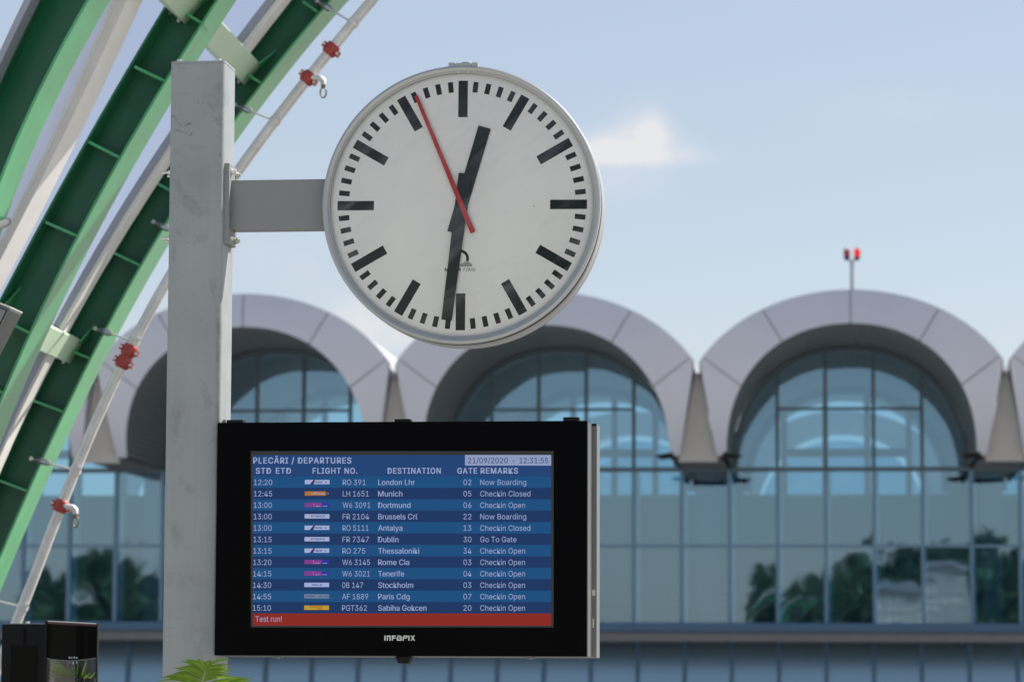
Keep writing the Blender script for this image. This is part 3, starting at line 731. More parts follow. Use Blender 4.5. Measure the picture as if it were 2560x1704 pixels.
def inner_curve(n=72, dn=0.0, grow=0.0):
    pts = []
    for i in range(n + 1):
        t = math.pi - math.pi * i / n
        c, s_ = math.cos(t), math.sin(t)
        pts.append(((AI + grow) * math.copysign(abs(c) ** (2 / NI), c), ZS + (BI + grow) * abs(s_) ** (2 / NI)))
    pts[0] = (-(AI + grow), ZS)
    pts[-1] = (AI + grow, ZS)
    if dn:
        pts = [(-(AI + grow), dn)] + pts + [(AI + grow, dn)]
    return pts

term = thing('terminal_building', 'airport terminal with a row of grey arched canopies over blue glass', 'building', bf, (UC, WF, 0))
def wz(z):
    """the cladding curves gently: its crown leans back a little, its feet sweep back under"""
    return WF - 0.1 + 0.078 * (z - 12.15) ** 2
VU = PER / 2 - 6.5 * S
joints = [(-373, -276), (-222, -172), (0, 0), (222, 172), (373, 276)]

def fascia_panels(c, w, parent, outer_w=0.0):
    """eight cladding panels round one arch, butted with open joints over a backing strip"""
    def lerp_panel(o0, o1, i0, i1, n=10):
        rows_o, rows_i = [], []
        gap = 0.022
        for k in range(n + 1):
            t = k / n
            du, zz = outer_pt((o0 + (o1 - o0) * t) * S)
            rows_o.append((c + du, wz(zz), zz))
            di, zi = inner_pt((i0 + (i1 - i0) * t) * S)
            rows_i.append((c + di, wz(zi), zi))
        # open the joint a little at both ends
        for rows in (rows_o, rows_i):
            for e, nb in ((0, 1), (-1, -2)):
                a, b = Vector(rows[e]), Vector(rows[nb])
                rows[e] = tuple(a + (b - a).normalized() * gap)
        mid = [tuple((Vector(a) + Vector(b)) * 0.5 - Vector((0, 0.03, 0))) for a, b in zip(rows_o, rows_i)]
        mb = MB(bf)
        back = [(p[0], p[1] + 0.12, p[2]) for p in rows_o]
        backi = [(p[0], p[1] + 0.12, p[2]) for p in rows_i]
        mb.loft([back, rows_o, mid, rows_i, backi])
        mb.build('fascia_panel', M['fascia'], parent, smooth=50)
    lerp_panel(-373, -222, -276, -172)
    lerp_panel(-222, 0, -172, 0)
    lerp_panel(0, 222, 0, 172)
    lerp_panel(222, 373, 172, 276)
    for sg in (-1, 1):
        o = [outer_pt(374 * S), outer_pt(380.5 * S), (340 * S, ZB)]
        i = [inner_pt(277 * S), inner_pt(300 * S), (AI, ZS - 0.05)]
        ro = [(c + sg * a[0], w, a[1]) for a in o]
        # even out both edges
        def res(pl, n=8):
            P = [Vector((p[0], p[1])) for p in pl]
            L = [0]
            for k in range(len(P) - 1):
                L.append(L[-1] + (P[k + 1] - P[k]).length)
            out = []
            for k in range(n + 1):
                q = L[-1] * k / n
                for j in range(len(P) - 1):
                    if q <= L[j + 1] + 1e-9:
                        t = (q - L[j]) / (L[j + 1] - L[j])
                        out.append(P[j].lerp(P[j + 1], t))
                        break
            return out
        ro = [(c + sg * p.x, wz(p.y), p.y) for p in res(o)]
        ri = [inner_pt(277 * S + (AI - 277 * S) * math.sin(math.pi / 2 * k / 7)) for k in range(8)]
        ri = [(c + sg * p[0], wz(p[1]), p[1]) for p in ri] + [(c + sg * AI, wz(ZB), ZB)]
        mb = MB(bf)
        mb.loft([[(p[0], p[1] + 1.2, p[2]) for p in ro], ro, ri, [(p[0], p[1] + 0.12, p[2]) for p in ri]])
        mb.build('fascia_panel', M['fascia'], parent, smooth=50)

NARCH = range(-3, 3)
for n in NARCH:
    c = UC + n * PER
    fascia_panels(c, WF, term)
    # backing behind the open joints
    mb = MB(bf)
    ro = [(c + outer_pt(d * S)[0], wz(outer_pt(d * S)[1]) + 0.04, outer_pt(d * S)[1] - 0.06) for d in np.linspace(-381, 381, 40)]
    ri = [(c + inner_pt(d * S)[0], wz(inner_pt(d * S)[1]) + 0.04, inner_pt(d * S)[1] + 0.04) for d in np.linspace(-292, 292, 40)]
    mb.loft([ro, ri])
    mb.build('joint_backing', M['joint'], term)
    # ribbed soffit
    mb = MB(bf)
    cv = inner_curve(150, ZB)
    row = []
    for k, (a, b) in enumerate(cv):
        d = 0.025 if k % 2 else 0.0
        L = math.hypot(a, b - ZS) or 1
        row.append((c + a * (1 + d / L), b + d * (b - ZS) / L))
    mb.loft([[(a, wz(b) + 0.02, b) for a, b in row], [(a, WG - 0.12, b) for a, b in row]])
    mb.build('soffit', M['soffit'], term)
    # roof shell
    mb = MB(bf)
    cv = [outer_pt(d * S) for d in np.linspace(-380, 380, 48)]
    cv = [(cv[0][0], zof(926) - 0.2)] + cv + [(cv[-1][0], zof(926) - 0.2)]
    mb.loft([[(c + a, wz(b) + 0.03, b - 0.02) for a, b in cv], [(c + a, WR + 7, b - 0.02) for a, b in cv]])
    mb.build('roof_shell', M['roof'], term, smooth=40)
    # interior vault
    mb = MB(bf)
    cv = inner_curve(48, ZB)
    mb.loft([[(c + a, WG + 0.15, b) for a, b in cv], [(c + a, WR + 6.5, b) for a, b in cv]])
    mb.build('interior_vault', M['vault'], term, smooth=40)
    # arched window above the main transom, with its dark frame
    zt = zof(1172, WG)
    cvg = [(c + a, b) for a, b in inner_curve(64)]
    mb = MB(bf)
    lines = [c + (k + 0.5) * PER / 6 for k in range(-2, 2)]
    edges = [c - AI] + lines + [c + AI]
    def arch_z(x):
        return inner_pt(x - c)[1] - 0.02
    zmid = zof(1021, WG)
    for a, b in zip(edges[:-1], edges[1:]):
        tilt = random.uniform(-0.006, 0.006)
        xs = [a + (b - a) * t / 10 for t in range(11)]
        top = [(x, arch_z(x)) for x in xs]
        bot = [(b, zt), (a, zt)]
        poly = bot[::-1] + top[::-1] if False else [(a, zt), (b, zt)] + [(x, z) for x, z in reversed(top)]
        mb.add([(x, WG + tilt * (z - zt), z) for x, z in poly], [tuple(range(len(poly)))])
    win = mb.build('arched_window', M['facade_glass'], term)
    mb = MB(bf)
    for x in lines:
        mb.box(x - 0.055, x + 0.055, WG - 0.1, WG + 0.1, zt, arch_z(x) - 0.01)
    mb.box(c - 1.5 * PER / 6, c + 1.5 * PER / 6, WG - 0.08, WG + 0.08, zmid - 0.045, zmid + 0.045)
    cva, cvb = inner_curve(64), inner_curve(64, grow=-0.16)
    for wq in (WG - 0.14, WG + 0.1):
        mb.loft([[(c + a, wq, b) for a, b in cva], [(c + a, wq, b) for a, b in cvb]])
    mb.loft([[(c + a, WG - 0.14, b) for a, b in cvb], [(c + a, WG + 0.1, b) for a, b in cvb]])
    mb.build('window_frame', M['mullion_dark'], win)
    # windows of the upper floor, two panes each
    z1, z2, z3 = zof(1173, WG), zof(1364, WG), zof(1556, WG)
    for k in range(-3, 3):
        a, b = c + (k - 0.5) * PER / 6, c + (k + 0.5) * PER / 6
        mb = MB(bf)
        for (lo, hi) in ((z2, z1), (z3, z2)):
            t1, t2 = random.uniform(-0.006, 0.006), random.uniform(-0.004, 0.004)
            mb.add([(x, WG + t1 * (x - a) + t2 * (z - lo), z) for x, z in ((a, lo), (b, lo), (b, hi), (a, hi))], [(0, 1, 2, 3)])
        p = mb.build('upper_window', M['facade_glass'], term)
        mb = MB(bf)
        mb.box(a - 0.058, a + 0.058, WG - 0.12, WG + 0.14, z3, z1 - 0.06)
        mb.box(a + 0.078, b - 0.078, WG - 0.09, WG + 0.1, z2 - 0.045, z2 + 0.045)
        mb.build('window_frame', M['mullion'], p)
        mb = MB(bf)
        mb.box(a + 0.03, a + 0.17, WG + 0.35, WG + 0.75, z3, z1 - 0.06)
        mb.build('inner_fin', M['fin'], p)
    mb = MB(bf)
    mb.box(c - PER / 2 + 0.001, c + PER / 2 - 0.001, WG - 0.18, WG + 0.16, z1 - 0.055, z1 + 0.075)
    mb.build('transom', M['mullion_dark'], term)
    # pier between this arch and the next one to the right
    v = c + PER / 2
    mb = MB(bf)
    mb.box(v - 0.34, v + 0.34, WG + 2.2, WG + 2.9, z3, z1 + 1.5)
    mb.build('inner_column', M['inner_wall'], term, bevel=0.03)
    mb = MB(bf)
    for zr, th in ((z3 + 0.55, 0.05), (z3 + 1.02, 0.07)):
        mb.box(v + 0.4, v + PER - 0.4, WG + 5.0, WG + 5.06, zr, zr + th)
    for k in range(5):
        x = v + 0.9 + 1.75 * k
        mb.box(x, x + 0.06, WG + 5.07, WG + 5.13, z3, z3 + 1.02)
    mb.build('gallery_rail', M['mullion_dark'], term)
    mb = MB(bf)
    zt0, zb0 = zof(926), zof(1153, WF + 1.25)
    tw, bw = 6.5 * S, 50 * S
    rows = []
    for k in range(7):
        t = k / 6
        hw = tw + (bw - tw) * t
        wq = WF + 0.5 + 0.75 * t
        rows.append([(v - hw, wq, zt0 + (zb0 - zt0) * t), (v + hw, wq, zt0 + (zb0 - zt0) * t)])
    mb.loft(rows)
    mb.loft([[(v - tw - 0.12, WF + 0.5, zt0), (v + tw + 0.12, WF + 0.5, zt0)], [(v - tw - 0.12, WR + 7, zt0 + 0.03), (v + tw + 0.12, WR + 7, zt0 + 0.03)]])
    mb.build('pier_cladding', M['pier'], term)
    mb = MB(bf)
    lw = 62 * S
    mb.prism([(v - lw, zof(1141, WF + 1.25)), (v + lw, zof(1141, WF + 1.25)), (v + lw - 0.1, ZB - 0.02), (v - lw + 0.1, ZB - 0.02)], WF + 1.3, WG - 0.2)
    mb.build('pier_ledge', M['ledge'], term)

uL, uR = UC + (NARCH[0] - 0.5) * PER, UC + (NARCH[-1] + 0.5) * PER
zsp0, zsp1 = zof(1580, WG), zof(1556, WG)
mb = MB(bf)
mb.box(uL, uR, WG - 0.25, WG + 0.4, zsp0, zsp1 - 0.003)
mb.build('spandrel_band', M['spandrel'], term, bevel=0.03)
mb = MB(bf)
mb.box(uL, uR, WG + 0.41, WR + 7, zsp0 + 0.02, zsp1 - 0.06)
mb.build('floor_slab', M['inner_floor'], term)
mb = MB(bf)
mb.box(uL, uR, WG - 0.1, WG + 2.6, zsp0 - 0.3, zsp0 - 0.004)
mb.build('porch_soffit', M['porch'], term)
# ground-floor glazing, set back under the upper storey
WL = WG + 2.4
zl = zsp0 - 0.31
for k in range(len(NARCH) * 6):
    a, b = uL + (k - 0.5) * PER / 6, uL + (k + 0.5) * PER / 6
    mb = MB(bf)
    t1 = random.uniform(-0.004, 0.004)
    lean = 0.16 * zl                              # the lower glazing leans back towards the top
    mb.add([(a, WL - lean, 0.05), (b, WL - lean + t1, 0.05), (b, WL + t1, zl), (a, WL, zl)], [(0, 1, 2, 3)])
    p = mb.build('ground_window', M['lower_glass'], term)
    mb = MB(bf)
    vs_ = [(x, w, z) for x in (a - 0.07, a + 0.07) for (w, z) in ((WL - lean - 0.14, 0), (WL - lean + 0.1, 0), (WL + 0.1, zl), (WL - 0.14, zl))]
    mb.add(vs_, [(0, 1, 2, 3), (7, 6, 5, 4), (0, 4, 5, 1), (1, 5, 6, 2), (2, 6, 7, 3), (3, 7, 4, 0)])
    mb.build('window_frame', M['mullion'], p)
mb = MB(bf)
mb.box(uL, uR, WL + 6.0, WL + 6.3, 0.0, zsp0 + 0.015)
mb.build('lobby_wall', M['lobby'], term)
# rear wall with its own row of arched windows
zsill = zof(1253, WR)
mb = MB(bf)
mb.box(uL, uR, WR - 0.15, WR + 0.15, zsp1, zsill)
mb.build('rear_wall', M['inner_wall'], term)
ztr = zof(1131, WR)
for n in NARCH:
    c = UC + n * PER
    mb = MB(bf)
    cv = [(c + a, b) for a, b in inner_curve(48, zsill)]
    mb.add([(a, WR, b) for a, b in cv], [tuple(range(len(cv)))])
    rw = mb.build('rear_window', M['rear_glass'], term)
    mb = MB(bf)
    for k in (-190, -64, 64, 190):
        x = c + k * S
        mb.box(x - 0.11, x + 0.11, WR - 0.12, WR + 0.12, zsill, inner_pt(x - c)[1] - 0.01)
    mb.box(c - 190 * S, c + 190 * S, WR - 0.09, WR + 0.09, ztr - 0.16, ztr + 0.16)
    mb.box(c - AI, c + AI, WR - 0.1, WR + 0.1, ZS - 0.42, ZS - 0.12)
    ca, cb_ = inner_curve(48), inner_curve(48, grow=-0.3)
    mb.loft([[(c + a, WR - 0.15, b) for a, b in ca], [(c + a, WR - 0.15, b) for a, b in cb_]])
    mb.build('window_frame', M['inner_wall'], rw)
    v = c + PER / 2
    mb = MB(bf)
    mb.box(v - PER / 2 + AI, v + PER / 2 - AI, WR - 0.4, WR + 0.4, zsill, ZS + 2.2)
    mb.build('rear_pier', M['inner_wall'], term)
for e in (uL, uR):
    mb = MB(bf)
    mb.box(e - 0.15 if e == uL else e, e if e == uL else e + 0.15, WG + 0.5, WR + 6.5, 0, ZS + 2)
    mb.build('end_wall', M['vault'], term)

# second vaulted hall behind, seen through both rows of windows
hall = thing('rear_concourse', 'second vaulted hall seen through the terminal windows', 'building', bf, (UC, 146, 0))
for n in NARCH:
    c = UC + n * PER
    mb = MB(bf)
    ro = [(c + outer_pt(d * S)[0], 146, outer_pt(d * S)[1]) for d in np.linspace(-380, 380, 40)]
    ri = [(c + inner_pt(d * S)[0], 146.4, inner_pt(d * S)[1]) for d in np.linspace(-315, 315, 40)]
    mb.loft([ro, ri])
    mb.loft([ro, [(a, w + 14, z) for a, w, z in ro]])
    mb.build('roof_shell', M['roof'], hall, smooth=40)
    mb = MB(bf)
    cv = [(c + a, b) for a, b in inner_curve(40, 0.0)]
    mb.add([(a, 150, b) for a, b in cv], [tuple(range(len(cv)))])
    mb.build('arched_window', M['facade_glass'], hall)
    mb = MB(bf)
    mb.box(c + AI, c + PER - AI, 146.2, 150, 0, ZS + 2.5)
    mb.build('pier', M['pier'], hall)

# small flat floodlights on the ledges at the feet of the arches
fl_n = 0
for n in range(-2, 2):
    v = UC + n * PER + PER / 2
    for sg in (-1, 1):
        x = v + sg * (95 * S)
        zz = zof(1138, WF + 1.0)
        side = 'left' if sg < 0 else 'right'
        which = ['far left pier', 'pier behind the display', 'pier right of the display', 'pier at the right edge'][n + 2]
        t = thing('ledge_floodlight', 'flat black floodlight on the %s side of the %s' % (side, which), 'floodlight', bf, (v + sg * 70 * S, WF + 1.1, zz), 'floodlights at the arch feet')
        mb = MB(bf)
        mb.prism([(v + sg * 60 * S, zz - 0.03), (x, zz - 0.09), (x + sg * 0.2, zz + 0.02), (v + sg * 66 * S, zz + 0.10)], WF + 0.9, WF + 1.5)
        mb.build('lamp_head', M['black_matt'], t)
        mb = MB(bf)
        mb.box(v + sg * 64 * S - 0.06, v + sg * 64 * S + 0.06, WF + 1.15, WF + 1.3, zz - 0.12, zz - 0.02)
        mb.build('bracket', M['black_matt'], t)

# obstruction light on the crown of the third arch
u_, z_ = bf.pix(2130, 652, WF + 0.6)
t = thing('obstruction_light', 'twin red aviation warning lamp on a thin pole above the right arch', 'warning light', bf, (u_, WF + 0.6, ZTOP))
mb = MB(bf)
mb.tube([(u_, WF + 0.6, ZTOP - 0.1), (u_, WF + 0.6, z_)], 0.06, 10)
for sg in (-1, 1):
    mb.tube([(u_, WF + 0.6, z_ - 0.05), (u_ + sg * 0.14, WF + 0.6, z_ + 0.09), (u_ + sg * 13 * S, WF + 0.6, z_ + 0.12)], 0.04, 8)
mb.build('pole', M['lamp_grey'], t, smooth=40)
for sg, mm in ((-1, 'lamp_red_off'), (1, 'lamp_red')):
    mb = MB(bf)
    x = u_ + sg * 13 * S
    zz = z_ + 0.12
    mb.tube([(x, WF + 0.6, zz + h) for h in (0.0, 0.05, 0.16, 0.24, 0.28)], [0.06, 0.10, 0.10, 0.075, 0.02], 14)
    lp = mb.build('red_lens', M[mm], t, smooth=60)
    lp['label'] = 'lit red lamp lens' if sg > 0 else 'unlit dark red lamp lens'
    mb = MB(bf)
    mb.tube([(x, WF + 0.6, zz - 0.10), (x, WF + 0.6, zz - 0.001)], [0.06, 0.1], 14)
    mb.build('lamp_base', M['black_matt'], lp, smooth=40)

# ------------------------------------------------------------------ sign: post, clock, departures display
YS = math.atan((2240 - 1280) / FPX)
p0 = CAM + ray(1155, 512) * 11.2
sg_ = Frame(YS, (p0.x, p0.y))
PX = sg_.pix(1655, 512, 0)[0] / 500.0              # metres per pixel at the sign
ua = sg_.pix(415.5, 900, 0)[0]
ub = sg_.pix(552.5, 900, 0)[0]
zpt = sg_.pix(490, 153, 0)[1]
D = ub - ua
post = thing('sign_post', 'bare square metal post holding the clock and the departures display', 'post', sg_, ((ua + ub) / 2, D / 2, 0))
def rrect(u0, u1, w0, w1, r, n=5):
    pts = []
    for cx, cy, a0 in ((u1 - r, w1 - r, 0), (u0 + r, w1 - r, 90), (u0 + r, w0 + r, 180), (u1 - r, w0 + r, 270)):
        for k in range(n + 1):
            q = rad(a0 + 90 * k / n)
            pts.append((cx + r * math.cos(q), cy + r * math.sin(q)))
    return pts
mb = MB(sg_)
mb.column(rrect(ua, ub, 0, D, 0.016), 0.012, zpt - 0.008)
mb.build('shaft', M['post'], post, smooth=30)
mb = MB(sg_)
mb.column(rrect(ua - 0.001, ub + 0.001, -0.001, D + 0.001, 0.017), zpt - 0.0075, zpt + 0.0005)
cap = mb.build('cap_plate', M['post'], post, smooth=30)
mb = MB(sg_)
mb.column(rrect(ua - 0.08, ub + 0.08, -0.08, D + 0.08, 0.01), 0.0, 0.0115)
mb.build('base_plate', M['post'], post)
for du, dw in ((0.026, 0.026), (D - 0.026, 0.026), (0.026, D - 0.026), (D - 0.026, D - 0.026)):
    mb = MB(sg_)
    mb.tube([(ua + du, dw, zpt + 0.001), (ua + du, dw, zpt + 0.003)], 0.0125, 16)
    mb.hexa((ua + du, dw, zpt + 0.003), (0, 0, 1), 0.0098, 0.0075)
    mb.build('bolt', M['bolt'], cap)

mb = MB(sg_)
def pen(pts, wd=0.9):
    for (xa, ya), (xb_, yb_) in zip(pts[:-1], pts[1:]):
        L = math.hypot(xb_ - xa, yb_ - ya)
        nx, ny = -(yb_ - ya) / L * wd / 2, (xb_ - xa) / L * wd / 2
        poly_px(mb, [(xa - nx, ya - ny), (xb_ - nx, yb_ - ny), (xb_ + nx, yb_ + ny), (xa + nx, ya + ny)], -0.0006, 0)
pen([(428, 290), (433, 288), (440, 299), (447, 309), (455, 314), (466, 312)], 0.7)
pen([(466, 314), (472, 309), (477, 308), (470, 312)], 1.3)
pen([(440, 323), (445, 327), (450, 328)], 1.4)
pen([(450, 328), (462, 332), (470, 333)], 0.6)
pen([(475, 340), (481, 332)], 1.6)
pen([(495, 252), (497, 258)], 1.0)
pen([(507, 256), (509, 257)], 1.6)
pen([(428, 155), (433, 153), (432, 157)], 1.5)
pen([(548, 384), (550, 387), (549, 390)], 1.4)
mb.build('pen_scribble', M['scribble'], post)

# --- clock
CR = 350.5 * PX
WC0, WC1 = 0.0, 0.19
KROT = rad(0.38)
PXD = PX * 1.0127                                  # the dial sits back behind the ring
uc, zc = -3.5 * PX, p0.z + 2.6 * PX
clock = thing('station_clock', 'round double sided station clock showing half past twelve beside the post', 'clock', sg_, (uc, 0.09, zc))
SEG = 128
mb = MB(sg_)
r_in = 337 * PX
mb.lathe(uc, zc, [(CR - 0.004, 0.030), (CR, 0.026), (CR, 0.006), (CR - 0.004, 0.0015), (CR - 0.008, 0.0), (r_in + 0.003, 0.004), (r_in, 0.007), (r_in - 0.001, 0.013), (r_in - 0.007, 0.014), (r_in - 0.008, 0.016)], SEG)
mb.build('front_ring', M['rim'], clock, smooth=40)
mb = MB(sg_)
mb.lathe(uc, zc, [(CR - 0.0015, 0.024), (CR - 0.0015, 0.078)], SEG)
mb.build('gasket', M['gasket'], clock, smooth=40)
mb = MB(sg_)
mb.lathe(uc, zc, [(0.3, 0.070), (CR - 0.002, 0.071), (CR + 0.001, 0.075), (CR + 0.001, 0.142), (CR - 0.003, 0.148), (CR - 0.008, 0.149), (CR - 0.008, 0.158), (CR, 0.160), (CR, 0.186), (CR - 0.006, 0.19), (r_in, 0.185), (0.02, 0.18)], SEG)
mb.build('housing', M['rim'], clock, smooth=40)
mb = MB(sg_)
mb.lathe(uc, zc, [(r_in - 0.004, 0.030), (0.15, 0.030), (0.0005, 0.030)], SEG)
dial = mb.build('dial', M['dial'], clock, smooth=40)
mb = MB(sg_)
mb.lathe(uc, zc, [(r_in - 0.0005, 0.0135), (r_in - 0.004, 0.0295)], SEG)
mb.lathe(uc, zc, [(r_in - 0.003, 0.0292), (r_in - 0.006, 0.0292)], SEG)
mb.build('dial_rim', M['dial_lip'], dial, smooth=40)

def polar(a, r):
    q = a + KROT
    return (uc + r * math.sin(q), zc + r * math.cos(q))

def bar_at(mb, a, r0, r1, wid, w, th=0.0, wid2=None, off=0.0):
    wid2 = wid if wid2 is None else wid2
    q = a + KROT
    dx, dz = math.sin(q), math.cos(q)
    pts = []
    for r, s_, ww in ((r0, -1, wid), (r1, -1, wid2), (r1, 1, wid2), (r0, 1, wid)):
        pts.append((uc + dx * r + dz * s_ * ww / 2, zc + dz * r - dx * s_ * ww / 2))
    if th:
        mb.prism(pts, w, w + th)
    else:
        mb.add([(u, w, z) for u, z in pts], [(0, 1, 2, 3)])

mb = MB(sg_)
for k in range(60):
    a = 2 * math.pi * k / 60
    if k % 5 == 0:
        bar_at(mb, a, (311 - 91.5) * PXD, 311 * PXD, 23.4 * PXD, 0.0296)
    else:
        bar_at(mb, a, (309 - 26.5) * PXD, 309 * PXD, 12.8 * PXD, 0.0296)
mb.build('minute_track', M['ink'], dial)
# maker's mark on the dial
mb = MB(sg_)
wm = 0.0296
pts_o, pts_i = [], []
for k in range(25):
    q = rad(-125 + 235 * k / 24)
    cx, cy, ro_, ri_ = 1150, 646, 22.5, 15.5
    pts_o.append((cx + ro_ * math.sin(q), cy - ro_ * math.cos(q)))
    pts_i.append((cx + ri_ * math.sin(q), cy - ri_ * math.cos(q)))
rows = []
for pl in (pts_o, pts_i):
    rows.append([(sg_.pix(x, y, wm)[0], wm, sg_.pix(x, y, wm)[1]) for x, y in pl])
mb.loft(rows, 0)
for k in range(23):
    x = 1122 + 2.6 * k
    if x > 1181:
        break
    peak = 653 + abs(x - 1165) * (0.72 if x > 1165 else 0.5) - (4 if x > 1165 else 0) * min(1, abs(x - 1165) / 8)
    if peak < 665.5:
        rect_px(mb, x - 0.75, peak, x + 0.75, 666.5, wm, 1)
text_px(mb, 'MOBA', 1112, 1152.5, 677.2, 7.4, wm, 0, bold=0.028)
text_px(mb, 'TIME', 1157, 1190.5, 677.4, 7.4, wm, 1, bold=-0.008, shear=0.22)
rect_px(mb, 1333, 514.5, 1337, 516.2, wm, 1)
mb.build('maker_mark', [M['ink'], M['ink_soft']], dial)
mb = MB(sg_)
bar_at(mb, rad(15.9), -72 * PXD, 201 * PXD, 31.5 * PXD, 0.0245, 0.0025)
mb.build('hour_hand', M['ink'], clock)
mb = MB(sg_)
bar_at(mb, rad(186.7), -78 * PXD, 288 * PXD, 34 * PXD, 0.0205, 0.0025, 25.5 * PXD)
mb.build('minute_hand', M['ink'], clock)
mb = MB(sg_)
bar_at(mb, rad(-23.1), -76 * PXD, 297 * PXD, 13 * PXD, 0.017, 0.002, 8.5 * PXD)
mb.lathe(uc, zc, [(0.0005, 0.0195), (0.006, 0.0195), (0.006, 0.028)], 20)
mb.build('second_hand', M['red'], clock)
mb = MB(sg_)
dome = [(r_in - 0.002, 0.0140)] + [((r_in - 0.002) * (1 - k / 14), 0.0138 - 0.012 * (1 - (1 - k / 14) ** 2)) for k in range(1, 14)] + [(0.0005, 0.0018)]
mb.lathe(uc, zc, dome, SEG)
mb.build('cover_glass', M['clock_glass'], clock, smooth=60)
# hinge on top
u1, z1 = sg_.pix(1122, 166, 0.012)
ur = lambda x: sg_.pix(x, 160, 0.02)[0]
mb = MB(sg_)
zt_ = zc + CR
for (xa, xb, h0, h1) in ((1123, 1139, -0.006, 0.0105), (1140, 1179, -0.006, 0.0085), (1181, 1196, -0.006, 0.0095)):
    mb.box(ur(xa), ur(xb), 0.004, 0.052, zt_ + h0 - 0.003, zt_ + h1)
mb.tube([(ur(1153), 0.028, zt_ + 0.008), (ur(1153), 0.028, zt_ + 0.0125)], 0.004, 12)
mb.tube([(ur(1166), 0.028, zt_ + 0.0085), (ur(1166), 0.028, zt_ + 0.0135)], 0.018, 20)
mb.tube([(ur(1134), 0.028, zt_ + 0.010), (ur(1134), 0.028, zt_ + 0.0135)], 0.007, 12)
mb.tube([(ur(1188), 0.028, zt_ + 0.009), (ur(1188), 0.028, zt_ + 0.013)], 0.007, 12)
mb.build('hinge', M['rim'], clock, smooth=40, bevel=0.0008)
mb = MB(sg_)
for x in (1146, 1170):
    u, z = sg_.pix(x, 180, 0.012)
    mb.tube([(u, 0.010, z), (u, 0.02, z)], 0.0042, 10)
for x in (1149, 1155):
    mb.tube([(sg_.pix(x, 866, 0.09)[0], 0.1, zc - CR - 0.001), (sg_.pix(x, 866, 0.09)[0], 0.1, zc - CR + 0.004)], 0.003, 8)
mb.build('screw', M['bolt'], clock)
# arm and its wall plate
zA0, zA1 = sg_.pix(700, 572, 0.055)[1], sg_.pix(700, 449, 0.055)[1]
up0 = sg_.pix(559, 500, 0.02)[0]
up1 = sg_.pix(573, 500, 0.02)[0]
mb = MB(sg_)
mb.box(up1 - 0.002, uc - CR * 0.93, 0.055, 0.135, zA0, zA1)
mb.build('arm', M['bracket'], clock, bevel=0.002)
mb = MB(sg_)
zP0, zP1 = sg_.pix(566, 608, 0.02)[1], sg_.pix(566, 408, 0.02)[1]
mb.prism([(zP0, 0), (zP1, 0)], 0, 0) if False else None
pl = [(0.018, zP0), (0.145, zP0), (0.160, zP0 + 0.02), (0.160, zP1 - 0.02), (0.145, zP1), (0.018, zP1)]
vs = [(up0, w, z) for w, z in pl] + [(up1, w, z) for w, z in pl]
nq = len(pl)
mb.add(vs, [tuple(range(nq)), tuple(range(2 * nq - 1, nq - 1, -1))] + [(i, i + nq, (i + 1) % nq + nq, (i + 1) % nq) for i in range(nq)])
plate = mb.build('mounting_plate', M['bracket'], clock, bevel=0.0015)
for zq in (zP1 - 0.025, zP0 + 0.023):
    for wq in (0.05, 0.13):
        mb = MB(sg_)
        mb.tube([(up1, wq, zq), (up1 + 0.003, wq, zq)], 0.013, 18)
        mb.hexa((up1 + 0.003, wq, zq), (1, 0, 0), 0.0105, 0.009)
        mb.tube([(up1 + 0.012, wq, zq), (up1 + 0.018, wq, zq)], 0.006, 12)
        mb.tube([(ua - 0.001, wq, zq), (ua - 0.034, wq, zq)], 0.005, 10)
        mb.tube([(ua - 0.001, wq, zq), (ua - 0.004, wq, zq)], 0.012, 16)
        mb.hexa((ua - 0.004, wq, zq), (-1, 0, 0), 0.0095, 0.008)
        mb.build('through_bolt', M['bolt'], plate, smooth=30)

# --- departures display
WD = -0.030
uS0, uS1 = sg_.pix(539.5, 1350, WD)[0], sg_.pix(1467.5, 1350, WD)[0]
zS0, zS1 = sg_.pix(1000, 1638.5, WD)[1], sg_.pix(1000, 1053.5, WD)[1]
board = thing('departures_display', 'black framed electronic departures board listing flights under the clock', 'display', sg_, (ub, 0.1, zS0))
mb = MB(sg_)
mb.box(uS0, uS1, WD, 0.0 - 0.006, zS0, zS1)
mb.build('front_frame', M['black'], board, bevel=0.003)
mb = MB(sg_)
mb.box(ub + 0.006, uS1 + 0.001, -0.0055, 0.13, zS0 - 0.002, zS1 - 0.003)
mb.build('cabinet', M['alu_dark'], board, bevel=0.002)
uF = sg_.pix(1492.5, 1350, 0.13)[0]
zF1 = sg_.pix(1485, 1060, 0.13)[1]
mb = MB(sg_)
mb.box(ub + 0.006, uF, 0.1305, 0.235, zS0 - 0.004, zF1)
mb.build('rear_frame', M['alu'], board, bevel=0.003)
mb = MB(sg_)
mb.box(uS1 + 0.0012, uF - 0.002, 0.126, 0.1298, zF1 - 0.006, zF1 + 0.002)
mb.build('corner_seal', M['black_matt'], board)
for (x0, x1, y1) in ((569, 609, 1047), (988, 1027, 1047), (1409, 1448, 1044.5)):
    mb = MB(sg_)
    a, b = sg_.pix(x0, y1, -0.01)[0], sg_.pix(x1, y1, -0.01)[0]
    zt_ = sg_.pix(1000, y1, -0.02)[1]
    mb.box(a, b, -0.024, 0.03, zS1 - 0.002, zt_)
    mb.box(a + 0.004, b - 0.004, -0.028, -0.0245, zS1 - 0.001, zt_ - 0.003)
    mb.build('latch', M['black_matt'], board, bevel=0.001)
mb = MB(sg_)
P = [sg_.pix(x, y, -0.02) for x, y in ((988, 1640), (1029, 1640), (1021, 1657), (996, 1657))]
mb.prism(P, -0.024, 0.04)
mb.build('lock_cover', M['black_matt'], board, bevel=0.001)
